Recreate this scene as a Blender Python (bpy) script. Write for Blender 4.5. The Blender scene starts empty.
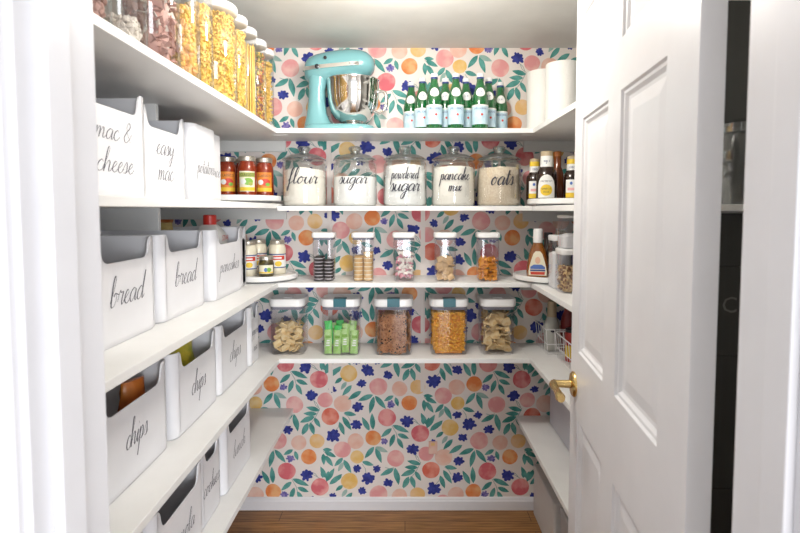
import bpy, math, random
from mathutils import Vector, Matrix
R = math.radians
PI = math.pi
rng = random.Random(7)
scene = bpy.context.scene
COL = scene.collection

# ------------------------------------------------------------------ camera
cam_d = bpy.data.cameras.new('camera')
cam = bpy.data.objects.new('camera', cam_d)
COL.objects.link(cam)
cam.location = (0, 0, 1.6)
cam.rotation_euler = (R(90 - 3.1), 0, 0)
cam_d.sensor_width = 36
cam_d.lens = 22.5
cam_d.shift_x = -5 / 800
cam_d.shift_y = -29.5 / 800
cam_d.clip_start = 0.02
cam_d.dof.use_dof = True
cam_d.dof.focus_distance = 2.3
cam_d.dof.aperture_fstop = 5.6
scene.camera = cam

# ------------------------------------------------------------------ world, lights, exposure
world = bpy.data.worlds.new('world')
scene.world = world
world.use_nodes = True
bgn = world.node_tree.nodes['Background']
bgn.inputs[0].default_value = (0.95, 0.97, 1.0, 1)
bgn.inputs[1].default_value = 0.8


def area(name, loc, rot, sx, sy, power, color):
    d = bpy.data.lights.new(name, 'AREA')
    d.shape = 'RECTANGLE'
    d.size = sx
    d.size_y = sy
    d.energy = power
    d.color = color
    o = bpy.data.objects.new(name, d)
    COL.objects.link(o)
    o.location = loc
    o.rotation_euler = rot
    return o


area('daylight_window', (1.9, -5.4, 1.30), (R(90), 0, R(18)), 4.4, 2.5, 400, (0.93, 0.96, 1.0))
scene.view_settings.view_transform = 'Standard'
scene.view_settings.look = 'None'
scene.view_settings.gamma = 1
scene.view_settings.use_curve_mapping = False
scene.view_settings.exposure = 0.27
scene.cycles.transparent_max_bounces = 24

# ------------------------------------------------------------------ materials
MATS = {}


def mat(name, color=(1, 1, 1), rough=0.5, metal=0.0, color2=None, scale=8.0, detail=3.0, bump=0.0, bscale=60.0,
        contrast=(0.35, 0.65), stretch=None, alpha=1.0, coat=0.0, spec=None):
    m = bpy.data.materials.new(name)
    MATS[name] = m
    m.use_nodes = True
    nt = m.node_tree
    b = nt.nodes['Principled BSDF']
    b.inputs['Base Color'].default_value = (*color, 1)
    b.inputs['Roughness'].default_value = rough
    b.inputs['Metallic'].default_value = metal
    if coat:
        b.inputs['Coat Weight'].default_value = coat
    if spec is not None:
        b.inputs['Specular IOR Level'].default_value = spec
    tc = nt.nodes.new('ShaderNodeTexCoord')
    src = tc.outputs['Object']
    if stretch:
        mp = nt.nodes.new('ShaderNodeMapping')
        mp.inputs['Scale'].default_value = stretch
        nt.links.new(src, mp.inputs['Vector'])
        src = mp.outputs['Vector']
    if color2 is None:                       # a faint unevenness of the surface
        color2 = tuple(c * 0.96 for c in color)
    n = nt.nodes.new('ShaderNodeTexNoise')
    n.inputs['Scale'].default_value = scale
    n.inputs['Detail'].default_value = detail
    nt.links.new(src, n.inputs['Vector'])
    r = nt.nodes.new('ShaderNodeValToRGB')
    r.color_ramp.elements[0].position = contrast[0]
    r.color_ramp.elements[1].position = contrast[1]
    r.color_ramp.elements[0].color = (*color, 1)
    r.color_ramp.elements[1].color = (*color2, 1)
    nt.links.new(n.outputs['Fac'], r.inputs['Fac'])
    nt.links.new(r.outputs['Color'], b.inputs['Base Color'])
    if bump:
        n2 = nt.nodes.new('ShaderNodeTexNoise')
        n2.inputs['Scale'].default_value = bscale
        nt.links.new(src, n2.inputs['Vector'])
        bp = nt.nodes.new('ShaderNodeBump')
        bp.inputs['Strength'].default_value = bump
        bp.inputs['Distance'].default_value = 0.01
        nt.links.new(n2.outputs['Fac'], bp.inputs['Height'])
        nt.links.new(bp.outputs['Normal'], b.inputs['Normal'])
    return m


def glass(name, tint=(0.97, 0.98, 0.98), base=0.03, edge=0.45, rough=0.03, body=None, body_fac=0.0):
    """thin clear wall: see-through face on, reflecting towards its rim"""
    m = bpy.data.materials.new(name)
    MATS[name] = m
    m.use_nodes = True
    nt = m.node_tree
    nt.nodes.clear()
    out = nt.nodes.new('ShaderNodeOutputMaterial')
    tr = nt.nodes.new('ShaderNodeBsdfTransparent')
    tr.inputs[0].default_value = (*tint, 1)
    gl = nt.nodes.new('ShaderNodeBsdfGlossy')
    gl.inputs['Color'].default_value = (0.95, 0.96, 0.97, 1)
    gl.inputs['Roughness'].default_value = rough
    lw = nt.nodes.new('ShaderNodeLayerWeight')
    lw.inputs['Blend'].default_value = 0.35
    mr = nt.nodes.new('ShaderNodeMapRange')
    mr.inputs['To Min'].default_value = base
    mr.inputs['To Max'].default_value = edge
    nt.links.new(lw.outputs['Facing'], mr.inputs['Value'])
    first = tr.outputs[0]
    if body:
        df = nt.nodes.new('ShaderNodeBsdfDiffuse')
        df.inputs[0].default_value = (*body, 1)
        mb = nt.nodes.new('ShaderNodeMixShader')
        mb.inputs[0].default_value = body_fac
        nt.links.new(tr.outputs[0], mb.inputs[1])
        nt.links.new(df.outputs[0], mb.inputs[2])
        first = mb.outputs[0]
    mx = nt.nodes.new('ShaderNodeMixShader')
    nt.links.new(mr.outputs[0], mx.inputs[0])
    nt.links.new(first, mx.inputs[1])
    nt.links.new(gl.outputs[0], mx.inputs[2])
    nt.links.new(mx.outputs[0], out.inputs[0])
    return m


mat('wall_paint', (0.82, 0.82, 0.80), 0.7, bump=0.03)
mat('ceiling_paint', (0.84, 0.83, 0.80), 0.8, bump=0.03)
mat('trim_paint', (0.79, 0.79, 0.82), 0.35, bump=0.02, bscale=25)
mat('door_paint', (0.80, 0.80, 0.825), 0.32, bump=0.02, bscale=25)
mat('shelf_paint', (0.87, 0.87, 0.86), 0.4, bump=0.02, bscale=30)
mat('cleat_paint', (0.74, 0.74, 0.72), 0.5)
mat('bin_plastic', (0.81, 0.81, 0.84), 0.4)
mat('grey_bin', (0.62, 0.62, 0.68), 0.4)
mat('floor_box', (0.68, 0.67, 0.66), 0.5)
mat('floor_box_dark', (0.52, 0.52, 0.53), 0.5)  # darker grey of the floor box nearer the door
mat('ink', (0.035, 0.035, 0.055), 0.6)
mat('bin_ink', (0.13, 0.13, 0.16), 0.6)
mat('turntable_white', (0.86, 0.86, 0.85), 0.3)
mat('turntable_base', (0.3, 0.3, 0.31), 0.5)
mat('white_lid', (0.87, 0.87, 0.87), 0.3)
mat('gasket', (0.22, 0.22, 0.27), 0.5)
mat('latch', (0.02, 0.13, 0.17), 0.35)
mat('paper_towel', (0.86, 0.85, 0.82), 0.9, bump=0.15, bscale=120)
mat('card_core', (0.5, 0.4, 0.28), 0.9)
mat('brass', (0.72, 0.52, 0.22), 0.22, metal=1.0)
mat('chrome', (0.78, 0.77, 0.75), 0.09, metal=1.0)
mat('mixer_blue', (0.19, 0.43, 0.46), 0.22, coat=0.6)
mat('black_plastic', (0.02, 0.02, 0.025), 0.35)
mat('wire_white', (0.86, 0.86, 0.86), 0.4)
mat('mirror_steel', (0.7, 0.7, 0.69), 0.25, metal=1.0)
# wallpaper
mat('paper_ground', (0.82, 0.755, 0.715), 0.75, color2=(0.80, 0.73, 0.69), scale=3)
for nm, a, b in (('rose', (0.66, 0.14, 0.17), (0.80, 0.36, 0.34)), ('yellow', (0.78, 0.48, 0.13), (0.83, 0.60, 0.30)),
                 ('pink', (0.76, 0.33, 0.33), (0.82, 0.50, 0.46)), ('blush', (0.79, 0.46, 0.36), (0.81, 0.57, 0.48)),
                 ('gold', (0.80, 0.50, 0.20), (0.82, 0.58, 0.34)), ('orange', (0.76, 0.22, 0.06), (0.81, 0.42, 0.19)),
                 ('red', (0.68, 0.14, 0.09), (0.79, 0.32, 0.24))):
    mat('peach_' + nm, a, 0.75, color2=b, scale=15, detail=2.5, contrast=(0.42, 0.62))
mat('leaf_teal', (0.04, 0.235, 0.21), 0.75, color2=(0.12, 0.37, 0.335), scale=22, detail=2)
mat('leaf_pale', (0.25, 0.42, 0.38), 0.75, color2=(0.38, 0.50, 0.46), scale=22)
mat('bloom_blue', (0.014, 0.024, 0.20), 0.75, color2=(0.04, 0.055, 0.33), scale=40)
mat('bloom_lilac', (0.30, 0.24, 0.52), 0.75, color2=(0.06, 0.06, 0.3), scale=60)
mat('stem_grey', (0.30, 0.40, 0.38), 0.75)
# glass and what it holds
glass('jar_glass', (0.965, 0.975, 0.97), 0.04, 0.6)
glass('lid_glass', (0.72, 0.75, 0.74), 0.20, 0.75, rough=0.08)
glass('clear_plastic', (0.93, 0.93, 0.95), 0.05, 0.42)
glass('canister_plastic', (0.94, 0.94, 0.94), 0.06, 0.4)
glass('green_glass', (0.10, 0.52, 0.20), 0.05, 0.5, body=(0.012, 0.21, 0.055), body_fac=0.5)
glass('amber_sauce_glass', (0.75, 0.35, 0.07), 0.06, 0.5, body=(0.42, 0.14, 0.015), body_fac=0.6)
mat('flour', (0.83, 0.78, 0.70), 0.95, bump=0.3, bscale=50)
mat('sugar', (0.85, 0.84, 0.82), 0.95, bump=0.1, bscale=300)
mat('powdered', (0.86, 0.86, 0.85), 0.95, bump=0.25, bscale=60)
mat('pancake', (0.83, 0.80, 0.74), 0.95, bump=0.2, bscale=80)
mat('oats', (0.62, 0.50, 0.37), 0.95, color2=(0.78, 0.69, 0.56), scale=160, detail=4, bump=0.5, bscale=170)
mat('tomato', (0.22, 0.022, 0.007), 0.25, color2=(0.30, 0.04, 0.01), scale=40, coat=0.5)
mat('mayo', (0.80, 0.74, 0.58), 0.3, coat=0.4)
mat('tin_lid', (0.62, 0.58, 0.50), 0.35, metal=0.8)
mat('dark_relish', (0.035, 0.03, 0.015), 0.3, color2=(0.12, 0.09, 0.02), scale=60, coat=0.5)
mat('bbq_sauce', (0.022, 0.008, 0.005), 0.2, coat=0.6)
mat('rust_sauce', (0.22, 0.05, 0.008), 0.2, coat=0.6)
mat('label_yellow', (0.80, 0.55, 0.04), 0.5)
mat('label_white', (0.84, 0.84, 0.82), 0.5)
mat('label_cream', (0.84, 0.78, 0.60), 0.5)
mat('label_red', (0.60, 0.05, 0.03), 0.5)
mat('label_orange', (0.72, 0.24, 0.03), 0.5)
mat('label_green', (0.20, 0.42, 0.05), 0.5)
mat('label_olive', (0.35, 0.40, 0.08), 0.5)
mat('label_ice', (0.40, 0.60, 0.72), 0.5, color2=(0.56, 0.70, 0.78), scale=30)
mat('label_navy', (0.03, 0.06, 0.22), 0.5)
mat('label_blue', (0.08, 0.17, 0.50), 0.5)
mat('label_pink', (0.80, 0.42, 0.42), 0.5)
mat('label_skin', (0.75, 0.45, 0.30), 0.5)
mat('cap_white', (0.85, 0.85, 0.86), 0.4)
mat('cap_red', (0.55, 0.03, 0.02), 0.4)
mat('cap_tan', (0.50, 0.40, 0.26), 0.5)
mat('cap_brown', (0.40, 0.12, 0.02), 0.5)
mat('chocolate', (0.022, 0.014, 0.012), 0.7, bump=0.3, bscale=300)
mat('cream_fill', (0.78, 0.72, 0.74), 0.6)
mat('biscuit', (0.72, 0.50, 0.24), 0.8, color2=(0.62, 0.38, 0.15), scale=60)
mat('vanilla_fill', (0.84, 0.78, 0.62), 0.7)
mat('icing_pink', (0.78, 0.36, 0.42), 0.6)
mat('icing_white', (0.84, 0.78, 0.70), 0.6)
mat('cracker', (0.80, 0.65, 0.38), 0.8, color2=(0.70, 0.47, 0.20), scale=45, detail=4)
mat('graham', (0.70, 0.50, 0.28), 0.8, color2=(0.60, 0.40, 0.20), scale=40)
mat('pita', (0.80, 0.66, 0.38), 0.85, color2=(0.68, 0.45, 0.17), scale=35, detail=4)
mat('cheese_cracker', (0.78, 0.34, 0.03), 0.8, color2=(0.70, 0.24, 0.015), scale=50)
mat('fish_cracker', (0.84, 0.46, 0.05), 0.8, color2=(0.78, 0.34, 0.03), scale=60)
mat('pretzel', (0.34, 0.125, 0.045), 0.5, color2=(0.55, 0.27, 0.12), scale=50)
mat('wrapper_green', (0.27, 0.54, 0.10), 0.35, color2=(0.50, 0.68, 0.32), scale=38)
mat('wrapper_bright', (0.06, 0.55, 0.10), 0.35)
mat('pasta_yellow', (0.80, 0.52, 0.08), 0.6, color2=(0.86, 0.62, 0.17), scale=30)
mat('pasta_gold', (0.80, 0.56, 0.14), 0.6, color2=(0.72, 0.44, 0.08), scale=30)
mat('pasta_orange', (0.78, 0.40, 0.12), 0.6, color2=(0.82, 0.52, 0.24), scale=30)
mat('pasta_rose', (0.62, 0.38, 0.32), 0.7, color2=(0.48, 0.25, 0.21), scale=25)
mat('pasta_brown', (0.30, 0.15, 0.12), 0.7, color2=(0.42, 0.24, 0.2), scale=25)
mat('pasta_green', (0.22, 0.26, 0.06), 0.6)
mat('pasta_red', (0.62, 0.20, 0.06), 0.6)
mat('granola', (0.52, 0.33, 0.14), 0.9, color2=(0.66, 0.50, 0.30), scale=60)
mat('granola_dark', (0.22, 0.10, 0.05), 0.9)
mat('chip_bag_orange', (0.65, 0.22, 0.03), 0.3, color2=(0.5, 0.11, 0.02), scale=14)
mat('chip_bag_yellow', (0.72, 0.52, 0.03), 0.3, color2=(0.25, 0.30, 0.03), scale=14)
mat('bread_bag', (0.38, 0.27, 0.10), 0.4, color2=(0.55, 0.42, 0.15), scale=25)
mat('jug_white', (0.72, 0.71, 0.68), 0.4)
mat('jug_teal', (0.10, 0.28, 0.28), 0.4)
mat('can_dark_red', (0.17, 0.015, 0.015), 0.4)
mat('can_red', (0.45, 0.04, 0.03), 0.4)
mat('bottle_grey', (0.50, 0.50, 0.46), 0.4)
mat('dark_box', (0.045, 0.045, 0.042), 0.6)  # lettered carton's own colour; on the added plain cartons it stands for shade
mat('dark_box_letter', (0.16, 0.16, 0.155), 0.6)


def wood_floor():
    m = bpy.data.materials.new('wood_floor')
    MATS['wood_floor'] = m
    m.use_nodes = True
    nt = m.node_tree
    b = nt.nodes['Principled BSDF']
    b.inputs['Roughness'].default_value = 0.35
    tc = nt.nodes.new('ShaderNodeTexCoord')
    br = nt.nodes.new('ShaderNodeTexBrick')
    br.inputs['Scale'].default_value = 1.0
    br.inputs['Brick Width'].default_value = 1.3
    br.inputs['Row Height'].default_value = 0.083
    br.inputs['Mortar Size'].default_value = 0.0015
    br.inputs['Color1'].default_value = (0.30, 0.145, 0.045, 1)
    br.inputs['Color2'].default_value = (0.42, 0.22, 0.075, 1)
    br.inputs['Mortar'].default_value = (0.05, 0.02, 0.008, 1)
    nt.links.new(tc.outputs['Object'], br.inputs['Vector'])
    mp = nt.nodes.new('ShaderNodeMapping')
    mp.inputs['Scale'].default_value = (2.5, 45, 1)
    nt.links.new(tc.outputs['Object'], mp.inputs['Vector'])
    n = nt.nodes.new('ShaderNodeTexNoise')
    n.inputs['Scale'].default_value = 2.2
    n.inputs['Detail'].default_value = 5
    nt.links.new(mp.outputs[0], n.inputs['Vector'])
    r = nt.nodes.new('ShaderNodeValToRGB')
    r.color_ramp.elements[0].position = 0.3
    r.color_ramp.elements[1].position = 0.7
    r.color_ramp.elements[0].color = (0.45, 0.40, 0.36, 1)
    r.color_ramp.elements[1].color = (1.25, 1.2, 1.15, 1)
    nt.links.new(n.outputs['Fac'], r.inputs['Fac'])
    mx = nt.nodes.new('ShaderNodeMixRGB')
    mx.blend_type = 'MULTIPLY'
    mx.inputs[0].default_value = 1
    nt.links.new(br.outputs['Color'], mx.inputs[1])
    nt.links.new(r.outputs['Color'], mx.inputs[2])
    nt.links.new(mx.outputs[0], b.inputs['Base Color'])


wood_floor()


# ------------------------------------------------------------------ mesh building
class MB:
    def __init__(s):
        s.v, s.f, s.mi, s.cur = [], [], [], 0

    def add(s, vs, fs):
        o = len(s.v)
        s.v += [tuple(p) for p in vs]
        for f in fs:
            s.f.append(tuple(i + o for i in f))
            s.mi.append(s.cur)
        return s

    def m(s, i):
        s.cur = i
        return s

    def box(s, x0, x1, y0, y1, z0, z1):
        v = [(x0, y0, z0), (x1, y0, z0), (x1, y1, z0), (x0, y1, z0), (x0, y0, z1), (x1, y0, z1), (x1, y1, z1), (x0, y1, z1)]
        return s.add(v, [(0, 3, 2, 1), (4, 5, 6, 7), (0, 1, 5, 4), (1, 2, 6, 5), (2, 3, 7, 6), (3, 0, 4, 7)])

    def loft(s, rings, c0=True, c1=True):
        n = len(rings[0])
        vs = [p for r in rings for p in r]
        fs = []
        for k in range(len(rings) - 1):
            for i in range(n):
                j = (i + 1) % n
                fs.append((k * n + i, k * n + j, (k + 1) * n + j, (k + 1) * n + i))
        if c0:
            fs.append(tuple(reversed(range(n))))
        if c1:
            fs.append(tuple(range((len(rings) - 1) * n, len(rings) * n)))
        return s.add(vs, fs)

    def lathe(s, prof, cx=0, cy=0, seg=28, c0=True, c1=True):
        rings = [[(cx + max(r, 1e-4) * math.cos(2 * PI * i / seg), cy + max(r, 1e-4) * math.sin(2 * PI * i / seg), z)
                  for i in range(seg)] for r, z in prof]
        return s.loft(rings, c0, c1)

    def rprism(s, layers, w, d, r, cx=0, cy=0, n=4, c0=True, c1=True):
        """rounded rectangle layers: (inset, z)"""
        return s.loft([rrect(w - 2 * a, d - 2 * a, max(r - a, 0.002), z, cx, cy, n) for a, z in layers], c0, c1)

    def tube(s, pts, r, seg=8, closed=False):
        pts = [Vector(p) for p in pts]
        rad = r if isinstance(r, (list, tuple)) else [r] * len(pts)
        rings = []
        up = None
        for i, p in enumerate(pts):
            a = pts[max(i - 1, 0)]
            b = pts[min(i + 1, len(pts) - 1)]
            if closed:
                a = pts[(i - 1) % len(pts)]
                b = pts[(i + 1) % len(pts)]
            t = (b - a).normalized()
            if up is None:
                up = Vector((0, 0, 1)) if abs(t.z) < 0.9 else Vector((1, 0, 0))
            u = t.cross(up).normalized()
            w = u.cross(t).normalized()
            up = w
            rings.append([p + (u * math.cos(2 * PI * k / seg) + w * math.sin(2 * PI * k / seg)) * rad[i] for k in range(seg)])
        if closed:
            rings.append(rings[0])
            return s.loft(rings, False, False)
        return s.loft(rings)

    def arc_patch(s, r, a0, a1, z0, z1, n=10, cx=0, cy=0):
        """piece of a label bent round a jar; angle 0 faces -y"""
        vs = []
        for i in range(n + 1):
            a = a0 + (a1 - a0) * i / n
            for z in (z0, z1):
                vs.append((cx + r * math.sin(a), cy - r * math.cos(a), z))
        return s.add(vs, [(2 * i, 2 * i + 2, 2 * i + 3, 2 * i + 1) for i in range(n)])

    def arc_disc(s, r, a, z, ra, rz, n=14):
        vs = []
        for i in range(n + 1):
            t = PI * i / n
            an = a - ra / r * math.cos(t)
            h = rz * math.sin(t) + 1e-5
            vs += [(r * math.sin(an), -r * math.cos(an), z - h), (r * math.sin(an), -r * math.cos(an), z + h)]
        return s.add(vs, [(2 * i, 2 * i + 2, 2 * i + 3, 2 * i + 1) for i in range(n)])

    def build(s, name, mats, parent=None, smooth=35, bevel=0.0, loc=None):
        me = bpy.data.meshes.new(name)
        me.from_pydata(s.v, [], s.f)
        if isinstance(mats, str):
            mats = [mats]
        for mm in mats:
            me.materials.append(MATS[mm])
        me.polygons.foreach_set('material_index', s.mi)
        if smooth:
            me.polygons.foreach_set('use_smooth', [True] * len(me.polygons))
            me.update()
            me.set_sharp_from_angle(angle=R(smooth))
        me.validate()
        o = bpy.data.objects.new(name, me)
        COL.objects.link(o)
        if parent:
            o.parent = parent
        if loc:
            o.location = loc
        if bevel:
            bv = o.modifiers.new('bevel', 'BEVEL')
            bv.width = bevel
            bv.segments = 2
            bv.limit_method = 'ANGLE'
        return o


def rrect(w, d, r, z, cx=0, cy=0, n=4):
    pts = []
    for qx, qy, a0 in ((1, -1, -90), (1, 1, 0), (-1, 1, 90), (-1, -1, 180)):
        for k in range(n + 1):
            a = R(a0 + 90 * k / n)
            pts.append((cx + qx * (w / 2 - r) + r * math.cos(a), cy + qy * (d / 2 - r) + r * math.sin(a), z))
    return pts


def tag(o, label, cat, group=None, kind=None):
    o['label'] = label
    o['category'] = cat
    if group:
        o['group'] = group
    if kind:
        o['kind'] = kind
    return o


def thing(name, label, cat, loc=(0, 0, 0), rz=0.0, group=None):
    o = bpy.data.objects.new(name, None)
    o.empty_display_size = 0.05
    COL.objects.link(o)
    o.location = loc
    o.rotation_euler = (0, 0, rz)
    return tag(o, label, cat, group)


def copy_tree(o, loc=None, rz=None, label=None, group=None, parent=None):
    c = o.copy()
    COL.objects.link(c)
    if parent:
        c.parent = parent
    if loc is not None:
        c.location = loc
    if rz is not None:
        c.rotation_euler = (0, 0, rz)
    if label:
        c['label'] = label
    if group:
        c['group'] = group
    for ch in list(o.children):
        copy_tree(ch, parent=c)
    return c


def structure(o):
    o['kind'] = 'structure'
    return o


# ------------------------------------------------------------------ lettering
def cat_rom(p, n=7):
    p = [p[0]] + list(p) + [p[-1]]
    out = []
    for i in range(1, len(p) - 2):
        for k in range(n):
            t = k / n
            q = []
            for c in (0, 1):
                a, b, d, e = p[i - 1][c], p[i][c], p[i + 1][c], p[i + 2][c]
                q.append(0.5 * (2 * b + (d - a) * t + (2 * a - 5 * b + 4 * d - e) * t * t + (3 * b - a - 3 * d + e) * t ** 3))
            out.append(tuple(q))
    out.append(p[-2])
    return out


H_STEM = [(-.05, .3), (.3, 1.3), (.45, 2.0), (.3, 2.2), (.18, 1.5), (.08, 0)]
SCRIPT = {
    'a': (.95, [[(.8, .85), (.5, 1), (.15, .65), (.1, .2), (.3, 0), (.6, .3), (.8, .9), (.72, .3), (.8, .02), (1.05, .3)]]),
    'b': (.85, [[(-.05, .3), (.25, 1.2), (.4, 2.0), (.25, 2.2), (.12, 1.6), (.08, .6), (.12, .05), (.4, .05), (.62, .5), (.5, .95), (.3, .75)], [(.5, .95), (.9, .8)]]),
    'c': (.75, [[(.65, .8), (.5, 1), (.2, .75), (.1, .3), (.3, 0), (.6, .1), (.85, .4)]]),
    'd': (.95, [[(.75, .85), (.5, 1), (.15, .65), (.1, .2), (.3, 0), (.6, .3), (.88, 1.3), (.95, 2.2), (.75, .6), (.8, .02), (1.05, .3)]]),
    'e': (.7, [[(-.05, .25), (.3, .5), (.55, .8), (.4, 1), (.18, .7), (.12, .25), (.35, 0), (.6, .12), (.8, .4)]]),
    'f': (.7, [[(-.05, .3), (.3, 1.1), (.55, 1.9), (.45, 2.2), (.28, 1.7), (.2, .5), (.1, -.6), (0, -1.0), (-.1, -.7), (.2, -.1), (.6, .3), (.75, .4)]]),
    'g': (.9, [[(.75, .85), (.5, 1), (.15, .65), (.1, .2), (.3, 0), (.6, .4), (.8, .95), (.65, -.3), (.4, -1.0), (.15, -.9), (.3, -.4), (.9, .2), (1, .3)]]),
    'h': (.95, [H_STEM, [(.08, 0), (.3, .7), (.55, 1), (.68, .75), (.62, .2), (.75, .02), (1, .3)]]),
    'i': (.45, [[(-.05, .25), (.25, .95), (.15, .25), (.25, .02), (.5, .3)], [(.3, 1.4), (.33, 1.52)]]),
    'k': (.85, [H_STEM, [(.08, 0), (.3, .6), (.6, .95), (.5, .6), (.25, .5), (.5, .4), (.65, .05), (.9, .3)]]),
    'l': (.5, [[(-.05, .3), (.3, 1.2), (.45, 2.0), (.3, 2.25), (.15, 1.5), (.12, .3), (.25, .02), (.55, .3)]]),
    'm': (1.25, [[(0, .8), (.12, .95), (.08, 0)], [(.08, 0), (.25, .75), (.42, .98), (.5, .7), (.45, 0)], [(.45, 0), (.65, .75), (.85, .98), (.95, .7), (.9, .2), (1.02, .02), (1.3, .3)]]),
    'n': (.95, [[(0, .8), (.12, .95), (.08, 0)], [(.08, 0), (.3, .75), (.55, .98), (.66, .7), (.6, .2), (.72, .02), (1, .3)]]),
    'o': (.85, [[(.5, .98), (.2, .75), (.1, .3), (.3, 0), (.6, .3), (.62, .75), (.45, .98), (.4, .85), (.9, .85)]]),
    'p': (.9, [[(0, .6), (.2, 1), (.1, 0), (-.05, -1.1)], [(.1, .1), (.3, .8), (.55, .98), (.68, .6), (.5, .08), (.25, .1)], [(.5, .08), (.9, .3)]]),
    'r': (.7, [[(-.05, .3), (.15, 1.05), (.3, .9), (.55, .92), (.45, .4), (.5, .02), (.75, .3)]]),
    's': (.65, [[(-.05, .25), (.35, 1.05), (.5, .5), (.4, .05), (.1, .05)], [(.4, .03), (.7, .3)]]),
    't': (.6, [[(0, .3), (.3, 1.1), (.4, 1.8), (.25, .4), (.35, .02), (.65, .3)], [(.05, 1.2), (.65, 1.3)]]),
    'u': (.95, [[(-.05, .3), (.15, .95), (.1, .3), (.3, 0), (.55, .3), (.75, .95), (.68, .25), (.78, .02), (1.05, .3)]]),
    'w': (1.2, [[(-.05, .5), (.15, .95), (.1, .3), (.28, 0), (.5, .4), (.58, .9), (.55, .3), (.72, 0), (.95, .4), (1.0, .95), (1.25, .8)]]),
    'x': (.8, [[(.0, .3), (.25, .95), (.45, .2), (.6, .02), (.85, .3)], [(.65, .98), (.1, .02)]]),
    'y': (.9, [[(-.05, .3), (.15, .95), (.12, .4), (.3, .1), (.55, .4), (.75, .95), (.6, -.3), (.35, -1.0), (.12, -.85), (.3, -.35), (.9, .25)]]),
    'z': (.8, [[(0, .85), (.35, 1), (.6, .9), (.2, .1), (.5, .15), (.35, -.9), (.1, -.8), (.8, .25)]]),
    '&': (1.3, [[(1.05, .1), (.5, .9), (.3, 1.6), (.55, 2.0), (.75, 1.6), (.35, 1.0), (.1, .45), (.4, 0), (.85, .4), (1.1, .95)]]),
    ' ': (.6, []),
}


def script_ribbon(mb, text, width, xh, place, cx=0.0, cz=0.0, pen=0.16, slant=0.22):
    """handwritten word as flat pen strokes; place(x, z) puts a point of the writing on its surface"""
    total = sum(SCRIPT[c][0] for c in text)
    sx = width / total
    x = -total / 2
    for c in text:
        adv, strokes = SCRIPT[c]
        for st in strokes:
            p = cat_rom(st)
            q = [((x + a + slant * b) * sx + cx - slant * sx * .5, b * xh + cz) for a, b in p]
            vs = []
            for i, (px, pz) in enumerate(q):
                a = q[max(i - 1, 0)]
                b = q[min(i + 1, len(q) - 1)]
                dx, dz = b[0] - a[0], b[1] - a[1]
                L = math.hypot(dx, dz) or 1
                down = max(0.0, -dz / L)
                w = pen * xh * (0.38 + 0.62 * down) / 2
                nx, nz = -dz / L * w, dx / L * w
                vs.append(place(px + nx, pz + nz))
                vs.append(place(px - nx, pz - nz))
            mb.add(vs, [(2 * i, 2 * i + 1, 2 * i + 3, 2 * i + 2) for i in range(len(q) - 1)])
        x += adv


def block_text(mb, s, size, place, width=None, cx=0.0, cz=0.0):
    """printed capitals as flat shapes"""
    cu = bpy.data.curves.new('t', 'FONT')
    cu.body = s
    cu.size = 1
    cu.resolution_u = 2
    cu.align_x = 'CENTER'
    ob = bpy.data.objects.new('t', cu)
    COL.objects.link(ob)
    dg = bpy.context.evaluated_depsgraph_get()
    me = bpy.data.meshes.new_from_object(ob.evaluated_get(dg))
    xs = [v.co.x for v in me.vertices]
    k = size if not width else width / (max(xs) - min(xs))
    mb.add([place(v.co.x * k + cx, (v.co.y - 0.35) * size + cz) for v in me.vertices], [tuple(p.vertices) for p in me.polygons])
    bpy.data.objects.remove(ob)
    bpy.data.curves.remove(cu)
    bpy.data.meshes.remove(me)


def on_cyl(r):
    return lambda x, z: (r * math.sin(x / r), -r * math.cos(x / r), z)


# ================================================================== THE ROOM
XL, XR, YF, YB, ZC = -1.30, 1.40, 0.607, 2.60, 2.425
YO = 0.485                                              # outer face of the doorway wall
DL, DR, DH = -0.372, 0.412, 2.26                        # door opening

structure(MB().box(-2.2, 2.2, -3.0, YB + 0.1, -0.06, 0).build('floor', 'wood_floor', smooth=0))
structure(MB().box(XL - 0.1, XR + 0.1, YO, YB + 0.1, ZC, ZC + 0.08).build('ceiling', 'ceiling_paint', smooth=0))
structure(MB().box(XL - 0.1, XL, YF, YB + 0.1, 0, ZC).build('wall_left', 'wall_paint', smooth=0))
structure(MB().box(XR, XR + 0.1, YF, YB + 0.1, 0, ZC).build('wall_right', 'wall_paint', smooth=0))
f = MB()
f.box(-2.2, DL - 0.02, YO, YF, 0, ZC + .08).box(DR + 0.02, 2.2, YO, YF, 0, ZC + .08).box(DL - 0.02, DR + 0.02, YO, YF, DH + .02, ZC + .08)
structure(f.build('wall_front', 'wall_paint', smooth=0))

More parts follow.
